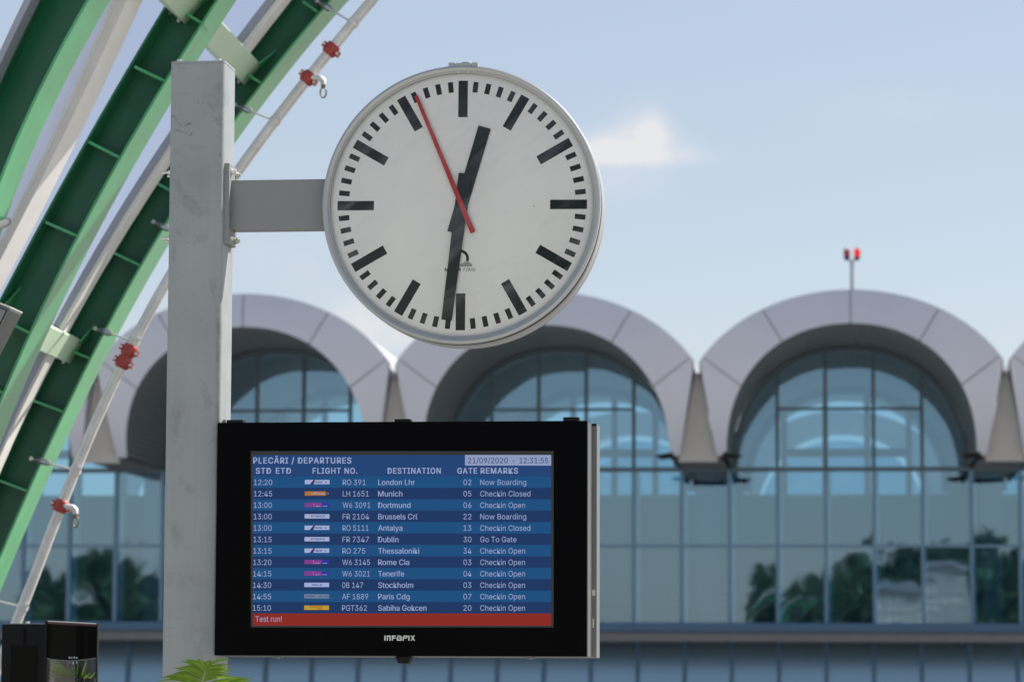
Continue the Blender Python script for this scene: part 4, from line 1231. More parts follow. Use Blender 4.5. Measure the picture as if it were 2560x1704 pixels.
for x0, x1 in ((681, 703), (1314, 1337)):
    mb = MB(sg_)
    a, b = sg_.pix(x0, 1640, 0.0)[0], sg_.pix(x1, 1640, 0.0)[0]
    mb.box(a, b, 0.0, 0.04, zS0 - 0.0065, zS0 - 0.0025)
    mb.tube([((a + b) / 2, 0.02, zS0 - 0.006), ((a + b) / 2, 0.02, zS0 - 0.010)], 0.008, 12)
    mb.build('foot_clip', M['alu'], board, bevel=0.001)
mb = MB(sg_)
for y0, y1, x0, x1 in ((1473, 1488, 1480.5, 1488), (1545, 1568, 1481.5, 1485)):
    rect_px(mb, x0, y0, x1, y1, 0.1297, 0)
mb.build('label_sticker', M['tape'], board)
u, z = sg_.pix(560, 1047, 0.0)
mb = MB(sg_)
mb.box(u - 0.008, u + 0.006, 0.0, 0.02, zS1 - 0.002, zS1 + 0.008)
mb.hexa((u, 0.01, zS1 + 0.008), (0, 0, 1), 0.006, 0.005)
mb.build('bracket_clip', M['alu'], board)

# screen: inner border, then the lit picture in sheets half a millimetre apart
W1, W2, W3, W4 = WD - 0.0006, WD - 0.0012, WD - 0.0018, WD - 0.0024
mb = MB(sg_)
rect_px(mb, 627, 1127, 1384, 1567, W1, 0)
mb.build('screen_border', M['s_edge'], board)
mb = MB(sg_)
rect_px(mb, 632, 1136.5, 1378, 1190, W2, 0)
screen = mb.build('screen', M['s_head'], board)
mb = MB(sg_)
text_px(mb, 'PLECĂRI / DEPARTURES', 633.5, 878, 1157.6, 14.6, W3, 0, bold=0.026)
mb.build('title_text', M['s_text'], screen)
for body, x0, x1 in (('STD', 640, 677), ('ETD', 690, 727), ('FLIGHT NO.', 782, 893), ('DESTINATION', 969.5, 1101.5), ('GATE', 1143.5, 1192.5), ('REMARKS', 1202, 1294.5)):
    mb = MB(sg_)
    text_px(mb, body, x0, x1, 1183, 14, W3, 0, bold=0.026)
    mb.build('column_heading', M['s_text'], screen)
mb = MB(sg_)
rect_px(mb, 1162.5, 1136.5, 1378, 1163, W3, 0)
for body, x0, x1 in (('21/09/2020', 1170, 1269.5), ('-', 1281, 1286.5), ('12:31:55', 1298.5, 1370.5)):
    text_px(mb, body, x0, x1, 1157.2, 13.4, W4, 1, bold=0.006)
mb.build('date_box', [M['s_date'], M['s_ink']], screen)

rows_ = [('12:20', 'tarom', 'RO 391', 'London Lhr', '02', 'Now Boarding'), ('12:45', 'luft', 'LH 1651', 'Munich', '05', 'Checkin Closed'),
         ('13:00', 'wizz', 'W6 3091', 'Dortmund', '06', 'Checkin Open'), ('13:00', 'ryan', 'FR 2104', 'Brussels Crl', '22', 'Now Boarding'),
         ('13:00', 'tarom', 'RO 5111', 'Antalya', '13', 'Checkin Closed'), ('13:15', 'ryan', 'FR 7347', 'Dublin', '30', 'Go To Gate'),
         ('13:15', 'tarom', 'RO 275', 'Thessaloniki', '34', 'Checkin Open'), ('13:20', 'wizz', 'W6 3145', 'Rome Cia', '03', 'Checkin Open'),
         ('14:15', 'wizz', 'W6 3021', 'Tenerife', '04', 'Checkin Open'), ('14:30', 'blue', '0B 147', 'Stockholm', '03', 'Checkin Open'),
         ('14:55', 'france', 'AF 1889', 'Paris Cdg', '07', 'Checkin Open'), ('15:10', 'pega', 'PGT362', 'Sabiha Gokcen', '20', 'Checkin Open')]
dest_x1 = [1037, 1006, 1026, 1043, 1006, 996, 1048, 1023, 1010, 1033, 1024, 1066]
fl_x1 = [914, 922, 926, 923, 922, 923, 914, 926, 926, 909, 922, 919]
SM = [M[k] for k in ('s_light', 's_dark', 's_text', 's_white', 's_navy', 's_orange', 's_magenta', 's_violet', 's_blue', 's_silver', 's_yellow', 's_rust', 's_black')]
LIGHT, DARK, TXT, WHT, NAVY, ORG, MAG, VIO, BLU, SIL, YEL, RUS, BLK = range(13)
W5 = W4 - 0.0005
for i, (std, logo, fl, dest, gate, rem) in enumerate(rows_):
    y0 = 1190 + 28.52 * i
    y1 = y0 + 28.52
    yb = y0 + 21.6
    drift = -0.28 * i                                       # the picture leans a hair to the left going down
    mb = MB(sg_)
    rect_px(mb, 632, y0, 1378, y1, W2, LIGHT if i % 2 == 0 else DARK)
    text_px(mb, std, 635 + drift, 680.5 + drift, yb, 13.6, W3, TXT, bold=-0.004)
    text_px(mb, fl, 857 + drift * 0.6, fl_x1[i] + drift * 0.6, yb, 13.6, W3, TXT, bold=-0.004)
    text_px(mb, dest, 945.5, dest_x1[i], yb, 13.6, W3, TXT, bold=0.013)
    text_px(mb, gate, 1158.5, 1178.5, yb, 13.6, W3, TXT, bold=-0.004)
    rx = {'Now Boarding': 1315.5, 'Checkin Closed': 1326, 'Checkin Open': 1312.5, 'Go To Gate': 1291}[rem]
    text_px(mb, rem, 1200.5, rx, yb, 13.6, W3, TXT, bold=-0.004)
    xl, xr = 762 + drift * 0.5, 824 + drift * 0.5
    ya, yc = y0 + 8.8, y0 + 19.6
    if logo == 'tarom':
        rect_px(mb, xl, ya, xr, yc, W3, WHT)
        poly_px(mb, [(xl + 13, yc), (xl + 22, ya), (xl + 25, ya), (xl + 21, yc)], W4, NAVY)
        poly_px(mb, [(xl + 21.3, yc), (xl + 25.2, ya), (xl + 26.4, ya), (xl + 22.6, yc)], W4, RUS)
        text_px(mb, 'TAROM', xl + 25, xl + 44, yc - 2.8, 4.6, W4, NAVY, bold=0.03, shear=0.25)
        rect_px(mb, xl + 50, ya + 4, xl + 55, yc - 3, W4, SIL)
    elif logo == 'luft':
        rect_px(mb, xl, ya, xr - 9, yc, W3, ORG)
        rect_px(mb, xr - 9, ya, xr, yc, W3, BLK)
        text_px(mb, 'Lufthansa', xl + 16, xl + 49, yc - 3, 5.6, W4, WHT, bold=0.01)
        for k in range(5):
            q = 2 * math.pi * k / 5
            rect_px(mb, xr - 4.6 + 2.6 * math.sin(q) - 0.7, (ya + yc) / 2 - 2.8 * math.cos(q) - 0.7, xr - 4.6 + 2.6 * math.sin(q) + 0.7, (ya + yc) / 2 - 2.8 * math.cos(q) + 0.7, W4, WHT)
        poly_px(mb, [(xl + 5, ya + 4), (xl + 8, ya + 6.5), (xl + 12, ya + 4), (xl + 8, ya + 5)], W4, YEL)
    elif logo == 'wizz':
        rect_px(mb, xl, ya, xl + 43, yc, W3, MAG)
        rect_px(mb, xl + 43, ya, xr, yc, W3, VIO)
        rect_px(mb, xl + 22.3, ya + 1, xl + 23, yc - 0.6, W4, TXT)
        poly_px(mb, [(xl + 27, yc - 2.4), (xl + 30, yc - 4), (xl + 30, yc - 3), (xl + 39, yc - 3), (xl + 39, yc - 1.8), (xl + 30, yc - 1.8), (xl + 30, yc - 0.8)], W4, TXT)
        poly_px(mb, [(xl + 57, yc - 2.4), (xl + 54, yc - 4), (xl + 54, yc - 3), (xl + 45, yc - 3), (xl + 45, yc - 1.8), (xl + 54, yc - 1.8), (xl + 54, yc - 0.8)], W4, TXT)
    elif logo == 'ryan':
        rect_px(mb, xl, ya, xr, yc, W3, WHT)
        poly_px(mb, [(xl + 12, ya + 3), (xl + 16, ya + 3), (xl + 14, yc - 3)], W4, YEL)
        text_px(mb, 'RYANAIR', xl + 16.5, xl + 50, yc - 3.2, 4.8, W4, NAVY, bold=0.02)
    elif logo == 'blue':
        rect_px(mb, xl, ya, xr, yc, W3, WHT)
        text_px(mb, 'Blue Air', xl + 22, xl + 46, yc - 3.2, 4.6, W4, BLU, bold=0.02, shear=0.25)
        poly_px(mb, [(xl + 17, ya + 2), (xl + 19, ya + 4.2), (xl + 22, ya + 3), (xl + 20, yc - 3)], W4, BLU)
    elif logo == 'france':
        rect_px(mb, xl, ya, xr, yc, W3, SIL)
        text_px(mb, 'AIRFRANCE', xl + 3, xl + 26, yc - 3.6, 3.4, W4, NAVY, bold=0.02)
        text_px(mb, 'KLM', xl + 38, xl + 58, yc - 3.6, 3.4, W4, BLU)
    else:
        rect_px(mb, xl, ya, xr, yc, W3, YEL)
        text_px(mb, 'PEGASUS', xl + 14, xl + 46, yc - 4.6, 5.4, W4, RUS, bold=0.02, shear=0.2)
        rect_px(mb, xl + 33, yc - 3, xl + 45, yc - 1.6, W4, RUS)
    mb.build('flight_row', SM, screen)
mb = MB(sg_)
yr = 1190 + 28.52 * 12
rect_px(mb, 632, yr, 1378, 1562.5, W2, 0)
text_px(mb, 'Test run!', 638.5, 704.5, 1553, 14, W3, 1)
mb.build('message_bar', [M['s_red'], M['s_text']], screen)
# maker's lettering under the screen, built from strokes
mb = MB(sg_)
yt, yb2, h = 1587.3, 1600, 2.6
def stroke(x0, y0, x1, y1):
    rect_px(mb, x0, y0, x1, y1, W1, 0)
x = 961
stroke(x, yt, x + 2.8, yb2)                                                     # I
x = 967
stroke(x, yt, x + 2.7, yb2); stroke(x + 2.7, yt, x + 9.5, yt + h); stroke(x + 6.8, yt + h, x + 9.5, yb2)   # N
x = 979.5
stroke(x, yt, x + 2.7, yb2); stroke(x + 2.7, yt, x + 10, yt + h); stroke(x + 2.7, yt + 5, x + 9, yt + 7.4)   # F
x = 992
stroke(x, yt + h + 1, x + 2.7, yb2); stroke(x + 1.5, yt, x + 9, yt + h); stroke(x + 9.2, yt + 1.6, x + 12, yb2); stroke(x + 2.7, yb2 - h, x + 9.2, yb2)
poly_px(mb, [(x + 4, yt + 7.5), (x + 8, yt + 3.4), (x + 9, yt + 4.6), (x + 5.4, yt + 8.6)], W1, 0)               # O
x = 1006.8
stroke(x, yt + 2.8, x + 2.6, yb2); stroke(x + 2.2, yt, x + 12, yt + 2.5); stroke(x + 9.6, yt + 2.5, x + 12, yt + 5); stroke(x + 2.6, yt + 4.9, x + 10.2, yt + 7.3)   # P
x = 1021
stroke(x, yt, x + 2.8, yb2)                                                     # I
x = 1026.3
poly_px(mb, [(x, yt), (x + 3, yt), (x + 11, yb2), (x + 8, yb2)], W1, 0)
poly_px(mb, [(x + 8, yt), (x + 11, yt), (x + 7.2, yt + 5.6), (x + 5.6, yt + 4)], W1, 0)
poly_px(mb, [(x + 3.8, yt + 7.2), (x + 5.4, yt + 8.8), (x + 3, yb2), (x, yb2)], W1, 0)
mb.build('maker_lettering', M['logo'], board)

# ------------------------------------------------------------------ green steel arches on the left
ar = Frame(YB)
HB = 0.285                                        # flange width

def fit_curve(pts, deg, ys):
    P = np.array(pts, float)
    k = np.polyfit(P[:, 1], P[:, 0], deg)
    return [(float(np.polyval(k, y)), y) for y in ys]

def resample(P, step):
    out = [P[0]]
    acc = 0
    for a, b in zip(P[:-1], P[1:]):
        L = (b - a).length
        while acc + L >= step:
            t = (step - acc) / L
            a = a.lerp(b, t)
            L = (b - a).length
            acc = 0
            out.append(a)
        acc += L
    out.append(P[-1])
    return out

def extend(P, top_len, turn_top):
    """carry the curve on past the picture: up and over at its first end, down to the ground at its last"""
    d = (P[0] - P[2]).normalized()
    top = []
    p = P[0].copy()
    n = int(top_len / 0.25)
    for k in range(n):
        q = -turn_top * 0.25
        d = Vector((d.x * math.cos(q) - d.y * math.sin(q), d.x * math.sin(q) + d.y * math.cos(q)))
        p = p + d * 0.25
        top.append(p.copy())
    d = (P[-1] - P[-3]).normalized()
    bot = []
    p = P[-1].copy()
    while p.y > 0.02:
        d = (d + Vector((0, -0.06))).normalized()
        st = min(0.25, max(0.02, p.y - 0.0) / max(0.05, -d.y))
        p = p + d * st
        bot.append(p.copy())
        if len(bot) > 60:
            break
    return top[::-1] + P + bot

YY = list(range(-40, 1700, 60))
arches = {
    'A': dict(w=14.25, L=[(80, 0), (0, 168), (-70, 340)], R=[(222, 0), (174, 90), (126, 180), (50, 330), (0, 465), (-30, 540)], dl=1, dr=2, y0=-40, y1=560),
    'B': dict(w=15.8, L=[(420, -5), (402, 34), (329, 161), (214, 348), (105, 551), (0, 737), (-60, 870)], R=[(545, 0), (513, 57), (417, 203), (302, 394), (195, 589), (120, 757), (83, 822), (40, 919), (0, 1005)], dl=2, dr=2, y0=-40, y1=1060),
    'C': dict(w=17.5, L=[(722, 0), (666, 59), (612, 129), (421, 386), (317, 550), (268, 626), (207, 749), (164, 825), (73, 994), (15, 1116)], R=[(830, 0), (760, 85), (704, 152), (657, 208), (584, 302), (417, 570), (354, 665), (324, 714), (264, 833), (229, 894), (161, 1024), (111, 1150), (73, 1223), (23, 1347), (0, 1393)], dl=2, dr=3, y0=-40, y1=1420),
}
curves = {}
for key, a in arches.items():
    ys = [a['y0'] + (a['y1'] - a['y0']) * k / 24 for k in range(25)]
    for side in 'LR':
        f_ = fit_curve(a[side], a['dl' if side == 'L' else 'dr'], ys)
        P = [Vector(ar.pix(x, y, a['w'])) for x, y in f_]
        P = extend(P, 2.6, rad(16))
        curves[key + side] = P

def normals(P):
    N = []
    for i in range(len(P)):
        t = (P[min(i + 1, len(P) - 1)] - P[max(0, i - 1)]).normalized()
        N.append(Vector((t.y, -t.x)))
    return N

def strip_solid(mb, A, B, w0, w1, mi=None):
    """solid between two polylines of equal length, from w0 to w1"""
    rows = [[(p.x, w0, p.y) for p in A], [(p.x, w0, p.y) for p in B], [(p.x, w1, p.y) for p in B], [(p.x, w1, p.y) for p in A]]
    rows.append(rows[0])
    mb.loft(rows, mi)
    for e in (0, -1):
        mb.add([r[e] for r in rows[:4]], [(0, 1, 2, 3)], mi)

def even(P, n):
    L = [0.0]
    for a, b in zip(P[:-1], P[1:]):
        L.append(L[-1] + (b - a).length)
    out = []
    j = 0
    for k in range(n):
        q = L[-1] * k / (n - 1)
        while j < len(P) - 2 and L[j + 1] < q:
            j += 1
        t = (q - L[j]) / max(1e-9, L[j + 1] - L[j])
        out.append(P[j].lerp(P[j + 1], min(1, t)))
    return out

TF = 0.012
stiff = {
    'A': [],
    'B': [((459, 30), (511, 61)), ((329, 163), (414, 203)), ((213, 350), (300, 394)), ((105, 551), (196, 591)), ((20, 805), (78, 834)), ((-30, 960), (10, 985))],
    'C': [((752, 0), (795, 30)), ((612, 182), (657, 210)), ((382, 452), (470, 500)), ((277, 628), (352, 664)), ((150, 866), (229, 897)), ((73, 997), (158, 1029)), ((-20, 1194), (71, 1228))],
}
names = {'A': 'nearest green steel arch rib, at the left edge of the picture',
         'B': 'middle green steel arch rib crossing behind the top of the post',
         'C': 'farthest green steel arch rib, with the sprinkler pipe hung below it'}
for key, a in arches.items():
    w0 = a['w']
    n = 70
    A, B = even(curves[key + 'L'], n), even(curves[key + 'R'], n)
    t = thing('steel_arch', names[key], 'steel arch', ar, (A[-1].x, w0 + HB / 2, 0), 'green canopy arches')
    NA, NB = normals(A), normals(B)
    # make the offsets point from the outer flange towards the inner one
    sA = [p + q * (TF if (B[i] - p).dot(q) > 0 else -TF) for i, (p, q) in enumerate(zip(A, NA))]
    sB = [p + q * (TF if (A[i] - p).dot(q) > 0 else -TF) for i, (p, q) in enumerate(zip(B, NB))]
    mb = MB(ar)
    strip_solid(mb, A, sA, w0, w0 + HB)
    mb.build('outer_flange', M['green'], t, smooth=30)
    mb = MB(ar)
    strip_solid(mb, B, sB, w0, w0 + HB)
    mb.build('inner_flange', M['green_lit'], t, smooth=30)
    mb = MB(ar)
    strip_solid(mb, sA, sB, w0 + HB / 2 - 0.006, w0 + HB / 2 + 0.006)
    mb.build('web', M['green'], t, smooth=30)
    for (q0, q1) in stiff[key]:
        a0, a1 = Vector(ar.pix(*q0, w0)), Vector(ar.pix(*q1, w0))
        d = (a1 - a0).normalized()
        pn = Vector((-d.y, d.x)) * 0.007
        a0 = a0 + d * 0.012
        a1 = a1 - d * 0.004
        mb = MB(ar)
        mb.prism([(p.x, p.y) for p in (a0 - pn, a1 - pn, a1 + pn, a0 + pn)], w0 + 0.012, w0 + HB / 2 - 0.0065)
        mb.build('stiffener', M['green_lit'], t)

# pale green cross beams between the ribs
stations = [(613, 172, (0.64, 0.77)), (170, 868, (0.50, 0.87))]
wv = lambda key: arches[key]['w'] + HB / 2
for si, (px, py, tg) in enumerate(stations):
    u, z = ar.pix(px, py, wv('C'))
    tu = Vector(tg).normalized()
    nu = Vector((tu.y, -tu.x))
    for (k0, k1) in (('A', 'B'), ('B', 'C')):
        wa, wb = wv(k0) + 0.0065, wv(k1) - 0.0065
        lab = '%s pale green cross beam between the %s' % ('upper' if si == 0 else 'lower', 'nearest and middle arches' if k0 == 'A' else 'middle and farthest arches')
        t = thing('cross_beam', lab, 'beam', ar, (u, wa, z), 'pale green cross beams')
        mb = MB(ar)
        c0 = Vector((u, z))
        sq = [c0 + tu * 0.073 * a + nu * 0.062 * b for a, b in ((-1, -1), (1, -1), (1, 1), (-1, 1))]
        mb.prism([(p.x, p.y) for p in sq], wa, wb)
        mb.build('box_section', M['green_pale'], t, bevel=0.006)
        mb = MB(ar)
        sq = [c0 + tu * 0.01 * a + nu * 0.01 * b for a, b in ((-1, -1), (1, -1), (1, 1), (-1, 1))]
        for s_ in (-1, 1):
            cc = c0 + nu * 0.03 * s_ - tu * 0.08
            mb.hexa((cc.x, wb - 0.02, cc.y), (0, -1, 0), 0.010, 0.02)
        mb.build('bolt', M['bolt'], t)
        # triangular gusset on the far rib's web beside the beam
        mb = MB(ar)
        g0 = c0 + nu * 0.07 + tu * 0.06
        g1 = g0 + tu * 0.13
        pn = nu * 0.005
        vs = []
        for s_ in (-1, 1):
            for p, w in ((g0, wb - 0.001), (g1, wb - 0.001), (g0, wb - 0.11)):
                q = p + pn * s_
                vs.append((q.x, w, q.y))
        mb.add(vs, [(0, 1, 2), (5, 4, 3), (0, 3, 4, 1), (1, 4, 5, 2), (2, 5, 3, 0)])
        mb.build('gusset', M['green_lit'], t)

# translucent roof sheets between the ribs
def skin_curve(key):
    A = even(curves[key + 'L'], 50)
    N = normals(A)
    B = even(curves[key + 'R'], 50)
    return [p - q * (0.02 if (B[i] - p).dot(q) > 0 else -0.02) for i, (p, q) in enumerate(zip(A, N))]
for k0, k1, lab in (('A', 'B', 'curved clear roof sheet between the nearest and middle arches'), ('B', 'C', 'curved clear roof sheet between the middle and farthest arches')):
    mb = MB(ar)
    A, B = skin_curve(k0), skin_curve(k1)
    wa, wb = arches[k0]['w'] + HB / 2, arches[k1]['w'] + HB / 2
    mb.loft([[(p.x, wa, p.y) for p in A], [(p.x, wb, p.y) for p in B]])
    tag(mb.build('roof_sheet', M['roof_sheet'], smooth=40), lab, 'roof sheet', 'clear canopy roof sheets')

def trim(label, lines, w, depth, mats, y0, y1, deg=2):
    """curved roof-edge profile: lines are traced edges from left to right, one material per strip"""
    ys = [y0 + (y1 - y0) * k / 20 for k in range(21)]
    pols = []
    for ln in lines:
        P = [Vector(ar.pix(x, y, w)) for x, y in fit_curve(ln, deg, ys)]
        pols.append(even(extend(P, 2.4, rad(14)), 50))
    t = thing('roof_edge_profile', label, 'roof profile', ar, (pols[0][-1].x, w, 0), 'roof edge profiles')
    for i, (m, nm) in enumerate(mats):
        mb = MB(ar)
        strip_solid(mb, pols[i], pols[i + 1], w + depth[i][0], w + depth[i][1])
        mb.build(nm, m, t, smooth=30)
trim('broad white and grey roof edge profile between the nearest and middle arches',
     [[(262, 0), (124, 300), (-12, 600)], [(289, 0), (156, 300), (8, 600)], [(317, 0), (180, 300), (23, 600), (-45, 740)]],
     15.1, [(-0.05, 0.16), (0.0, 0.25)], [(M['sky_trim'], 'white_strip'), (M['white_trim'], 'grey_strip')], -40, 760)
Lc = [(722, 0), (666, 59), (612, 129), (421, 386), (317, 550), (268, 626), (207, 749), (164, 825), (73, 994), (15, 1116)]
trim('slim grey roof edge profile along the farthest arch',
     [[(657, 0), (590, 112), (386, 388), (344, 452), (266, 550), (199, 703), (145, 795), (65, 951), (10, 1060)],
      [(680, 0), (612, 112), (401, 388), (362, 452), (286, 550), (216, 703), (160, 795), (80, 951), (22, 1060)],
      [(700, 0), (628, 112), (416, 388), (376, 452), (302, 550), (230, 703), (172, 795), (90, 951), (30, 1060)]],
     17.15, [(0.0, 0.12), (0.02, 0.16)], [(M['grey_trim'], 'outer_strip'), (M['white_trim'], 'inner_strip')], -40, 1100)
trim('thin grey roof edge profile at the top left corner',
     [[(60, 0), (-20, 170), (-100, 350)], [(78, 0), (-4, 170), (-84, 350)]],
     14.15, [(0.0, 0.12)], [(M['grey_trim'], 'grey_strip')], -40, 380)

# sprinkler pipe under the farthest arch
WPI = 17.25
pp = [(955, -32), (930, 0), (885, 55), (830, 125), (780, 194), (680, 310), (600, 410), (430, 680), (344, 845), (302, 921), (245, 1030), (207, 1135), (165, 1250), (96, 1397), (39, 1551), (5, 1650)]
kk = np.polyfit([p[1] for p in pp], [p[0] for p in pp], 4)
pipe_x = lambda y: float(np.polyval(kk, y))
ys = list(range(-260, 1701, 20))
path = []
for y in ys:
    u, z = ar.pix(pipe_x(y) if y > -60 else pipe_x(-60) + (-60 - y) * 0.86, y, WPI)
    path.append((u, WPI, max(z, 0.02)))
pipe = thing('sprinkler_pipe', 'galvanised sprinkler pipe with red couplings under the farthest arch', 'pipe', ar, path[-1])
mb = MB(ar)
mb.tube(path, 0.0285, 20)
mb.build('pipe_run', M['pipe'], pipe, smooth=40)
def pipe_at(y):
    u, z = ar.pix(pipe_x(y), y, WPI)
    u2, z2 = ar.pix(pipe_x(y + 8), y + 8, WPI)
    return Vector((u, WPI, z)), Vector((u2 - u, 0, z2 - z)).normalized()
for y, outlet in ((124, False), (195, True), (876, False), (905, False), (1264, True)):
    p, d = pipe_at(y)
    b = Vector((0, 1, 0))
    s_ = d.cross(b).normalized()
    mb = MB(ar)
    mb.tube([p + d * h for h in (-0.034, -0.03, -0.022, 0.0, 0.022, 0.03, 0.034)], [0.031, 0.037, 0.040, 0.041, 0.040, 0.037, 0.031], 20)
    for sd in (-1, 1):
        c0 = p + s_ * 0.043 * sd
        for w_ in (-1, 1):
            q = c0 + b * 0.012 * w_
            vs = [q + d * x_ + s_ * y_ + b * z_ for z_ in (-0.008, 0.008) for y_ in (-0.011, 0.011) for x_ in (-0.016, 0.016)]
            mb.add(vs, [(0, 1, 3, 2), (4, 6, 7, 5), (0, 4, 5, 1), (2, 3, 7, 6), (0, 2, 6, 4), (1, 5, 7, 3)])
    cp = mb.build('coupling', M['coupling'], pipe, smooth=40)
    for sd in (-1, 1):
        mb = MB(ar)
        c0 = p + s_ * 0.045 * sd
        mb.tube([c0 - b * 0.036, c0 + b * 0.040], 0.0045, 10)
        mb.hexa(c0 - b * 0.034, b, 0.0085, 0.009)
        mb.hexa(c0 + b * 0.028, b, 0.0085, 0.009)
        mb.build('bolt', M['pipe'], cp)
    if outlet:
        mb = MB(ar)
        e0 = p + Vector((0.045, -0.03, -0.005))
        mb.tube([p + Vector((0.02, -0.02, 0)), e0, e0 + Vector((0.025, -0.004, -0.004)), e0 + Vector((0.040, -0.004, -0.018)), e0 + Vector((0.042, -0.004, -0.04))], [0.014, 0.0145, 0.0165, 0.0165, 0.015], 14)
        ob = mb.build('outlet_elbow', M['pipe'], pipe, smooth=50)
        mb = MB(ar)
        c0 = e0 + Vector((0.042, -0.004, -0.048))
        mb.tube([c0 + Vector((0, 0, 0.008)), c0 + Vector((0, 0, -0.006))], 0.013, 10)
        ring = [c0 + Vector((0.016 * math.sin(q), 0, -0.034 + 0.028 * math.cos(q))) for q in (2 * math.pi * k / 18 for k in range(19))]
        mb.tube(ring, 0.0045, 8)
        mb.build('sprinkler_head', M['brass'], ob, smooth=50)
# hangers: clevis, turnbuckle, rod and pipe clamp
for q0, y in (((795, 5), 58), ((590, 264), 302), ((386, 556), 600), ((241, 822), 853), ((81, 1146), 1175), ((-60, 1488), 1516)):
    p, d = pipe_at(y)
    u, z = ar.pix(*q0, arches['C']['w'] + 0.05)
    a0 = Vector((u, arches['C']['w'] + 0.05, z))
    h = thing('pipe_hanger', '', 'hanger', ar, a0, 'turnbuckle pipe hangers')
    lab = {5: 'topmost turnbuckle hanger near the upper edge of the picture', 264: 'turnbuckle hanger just right of the post top',
           556: 'turnbuckle hanger partly hidden behind the post', 822: 'turnbuckle hanger just above the paired red couplings',
           1146: 'turnbuckle hanger above the lowest red coupling', 1488: 'lowest turnbuckle hanger, above the black cabinets'}[q0[1]]
    h['label'] = lab
    v = (p - a0)
    mb = MB(ar)
    mb.tube([a0 + v * 0.38, a0 + v * 0.97], 0.0055, 8)
    mb.build('rod', M['pipe'], h, smooth=40)
    mb = MB(ar)
    mb.tube([a0 + v * t_ for t_ in (0.08, 0.13, 0.34, 0.42)], [0.009, 0.019, 0.019, 0.008], 10)
    mb.build('turnbuckle', M['bolt'], h, smooth=50)
    mb = MB(ar)
    mb.tube([a0 - Vector((0.012, 0, 0)), a0 + v * 0.11], 0.010, 8)
    mb.tube([a0 + Vector((0, -0.03, 0)), a0 + Vector((0, 0.09, 0))], 0.012, 8)
    mb.build('clevis', M['bolt'], h, smooth=40)
    mb = MB(ar)
    mb.tube([p - d * 0.013, p + d * 0.013], 0.0325, 20)
    c0 = p - v.normalized() * 0.036
    mb.tube([c0 - d * 0.02, c0 + d * 0.02], 0.009, 8)
    c1 = p + Vector((0.03, -0.022, 0.006))
    mb.hexa(c1, (0.3, -1, 0), 0.010, 0.014)
    mb.build('pipe_clamp', M['pipe'], h, smooth=40)

# ------------------------------------------------------------------ aluminium floodlight at the left edge
WFL = 12.6
F = [Vector(ar.pix(x, y, WFL)) for x, y in ((-86, 728), (25, 771), (-56, 926), (-167, 883))]
fl = thing('canopy_floodlight', 'tilted grey aluminium floodlight with ribbed side at the left edge', 'floodlight', ar, (F[0].x, WFL, F[0].y))
mb = MB(ar)
mb.prism([(p.x, p.y) for p in F], WFL + 0.003, WFL + 0.19)
body = mb.build('body', M['alu'], fl, bevel=0.004)
mb = MB(ar)
e0, e1 = F[1], F[2]
dd = (e1 - e0).normalized()
nn = Vector((-dd.y, dd.x)) * (1 if Vector((-dd.y, dd.x)).x > 0 else -1)
for k in range(9):
    wk = WFL + 0.022 + 0.018 * k
    pts = [e0 + dd * 0.006, e1 - dd * 0.006]
    pts = [pts[0], pts[1], pts[1] + nn * 0.004, pts[0] + nn * 0.004]
    mb.prism([(p.x, p.y) for p in pts], wk, wk + 0.006)
mb.build('cooling_ribs', M['alu'], body)
cen = (F[0] + F[1] + F[2] + F[3]) / 4
mb = MB(ar)
I_ = [cen + (p - cen) * 0.93 for p in F]
mb.prism([(p.x, p.y) for p in I_], WFL - 0.001, WFL + 0.0025)
mb.build('front_gap', M['gasket'], fl)
mb = MB(ar)
I_ = [cen + (p - cen) * 0.90 for p in F]
mb.prism([(p.x, p.y) for p in I_], WFL - 0.004, WFL - 0.0015)
mb.build('front_cover', M['bracket'], fl, bevel=0.001)
mb = MB(ar)
top0, top1 = F[0] + (F[0] - F[3]).normalized() * 0.001, F[1] + (F[1] - F[2]).normalized() * 0.001
un = (F[1] - F[2]).normalized() * 0.007
mb.prism([(p.x, p.y) for p in (top0, top1, top1 + un, top0 + un)], WFL - 0.006, WFL + 0.195)
mb.build('end_cap', M['tape'], fl, bevel=0.001)
mb = MB(ar)
mb.tube([(cen.x, WFL + 0.1, cen.y), (cen.x - 0.25, WFL + 0.2, cen.y + 0.3), (cen.x - 0.35, WFL + 1.9, cen.y + 0.7)], 0.02, 10)
mb.build('mounting_arm', M['alu_dark'], fl)

# ------------------------------------------------------------------ black cabinets at the lower left
def kiosk_box(fr, x0, x1, y0, w):
    u0, z0 = fr.pix(x0, y0, w)
    u1, _ = fr.pix(x1, y0, w)
    return u0, u1, z0
WK = 13.2
u0, u1, zk = kiosk_box(ar, 5, 116, 1557, WK)
cab = thing('black_cabinet', 'matt black equipment cabinet with a bright top edge, at the lower left corner', 'cabinet', ar, ((u0 + u1) / 2, WK + 0.1, 0))
mb = MB(ar)
mb.box(u0, u1, WK, WK + 0.28, 0, zk - 0.004)
mb.build('body', M['black_matt'], cab, bevel=0.003)
mb = MB(ar)
mb.box(u0 - 0.001, u1 + 0.001, WK - 0.002, WK + 0.28, zk - 0.0035, zk)
mb.build('top_edge', M['alu'], cab, bevel=0.001)
mb = MB(ar)
um = ar.pix(62, 1557, WK)[0]
mb.box(um - 0.055, um + 0.055, WK - 0.004, WK - 0.0005, zk - 0.25, zk - 0.09)
mb.box(um - 0.004, um + 0.004, WK - 0.005, WK - 0.001, zk - 0.6, zk - 0.26)
mb.box(um - 0.004, um + 0.004, WK - 0.005, WK - 0.001, zk - 0.085, zk - 0.02)
mb.build('door_panel', M['black_gloss'], cab)
mb = MB(ar)
mb.hexa((um, WK + 0.05, zk + 0.0005), (0, 0, 1), 0.009, 0.009)
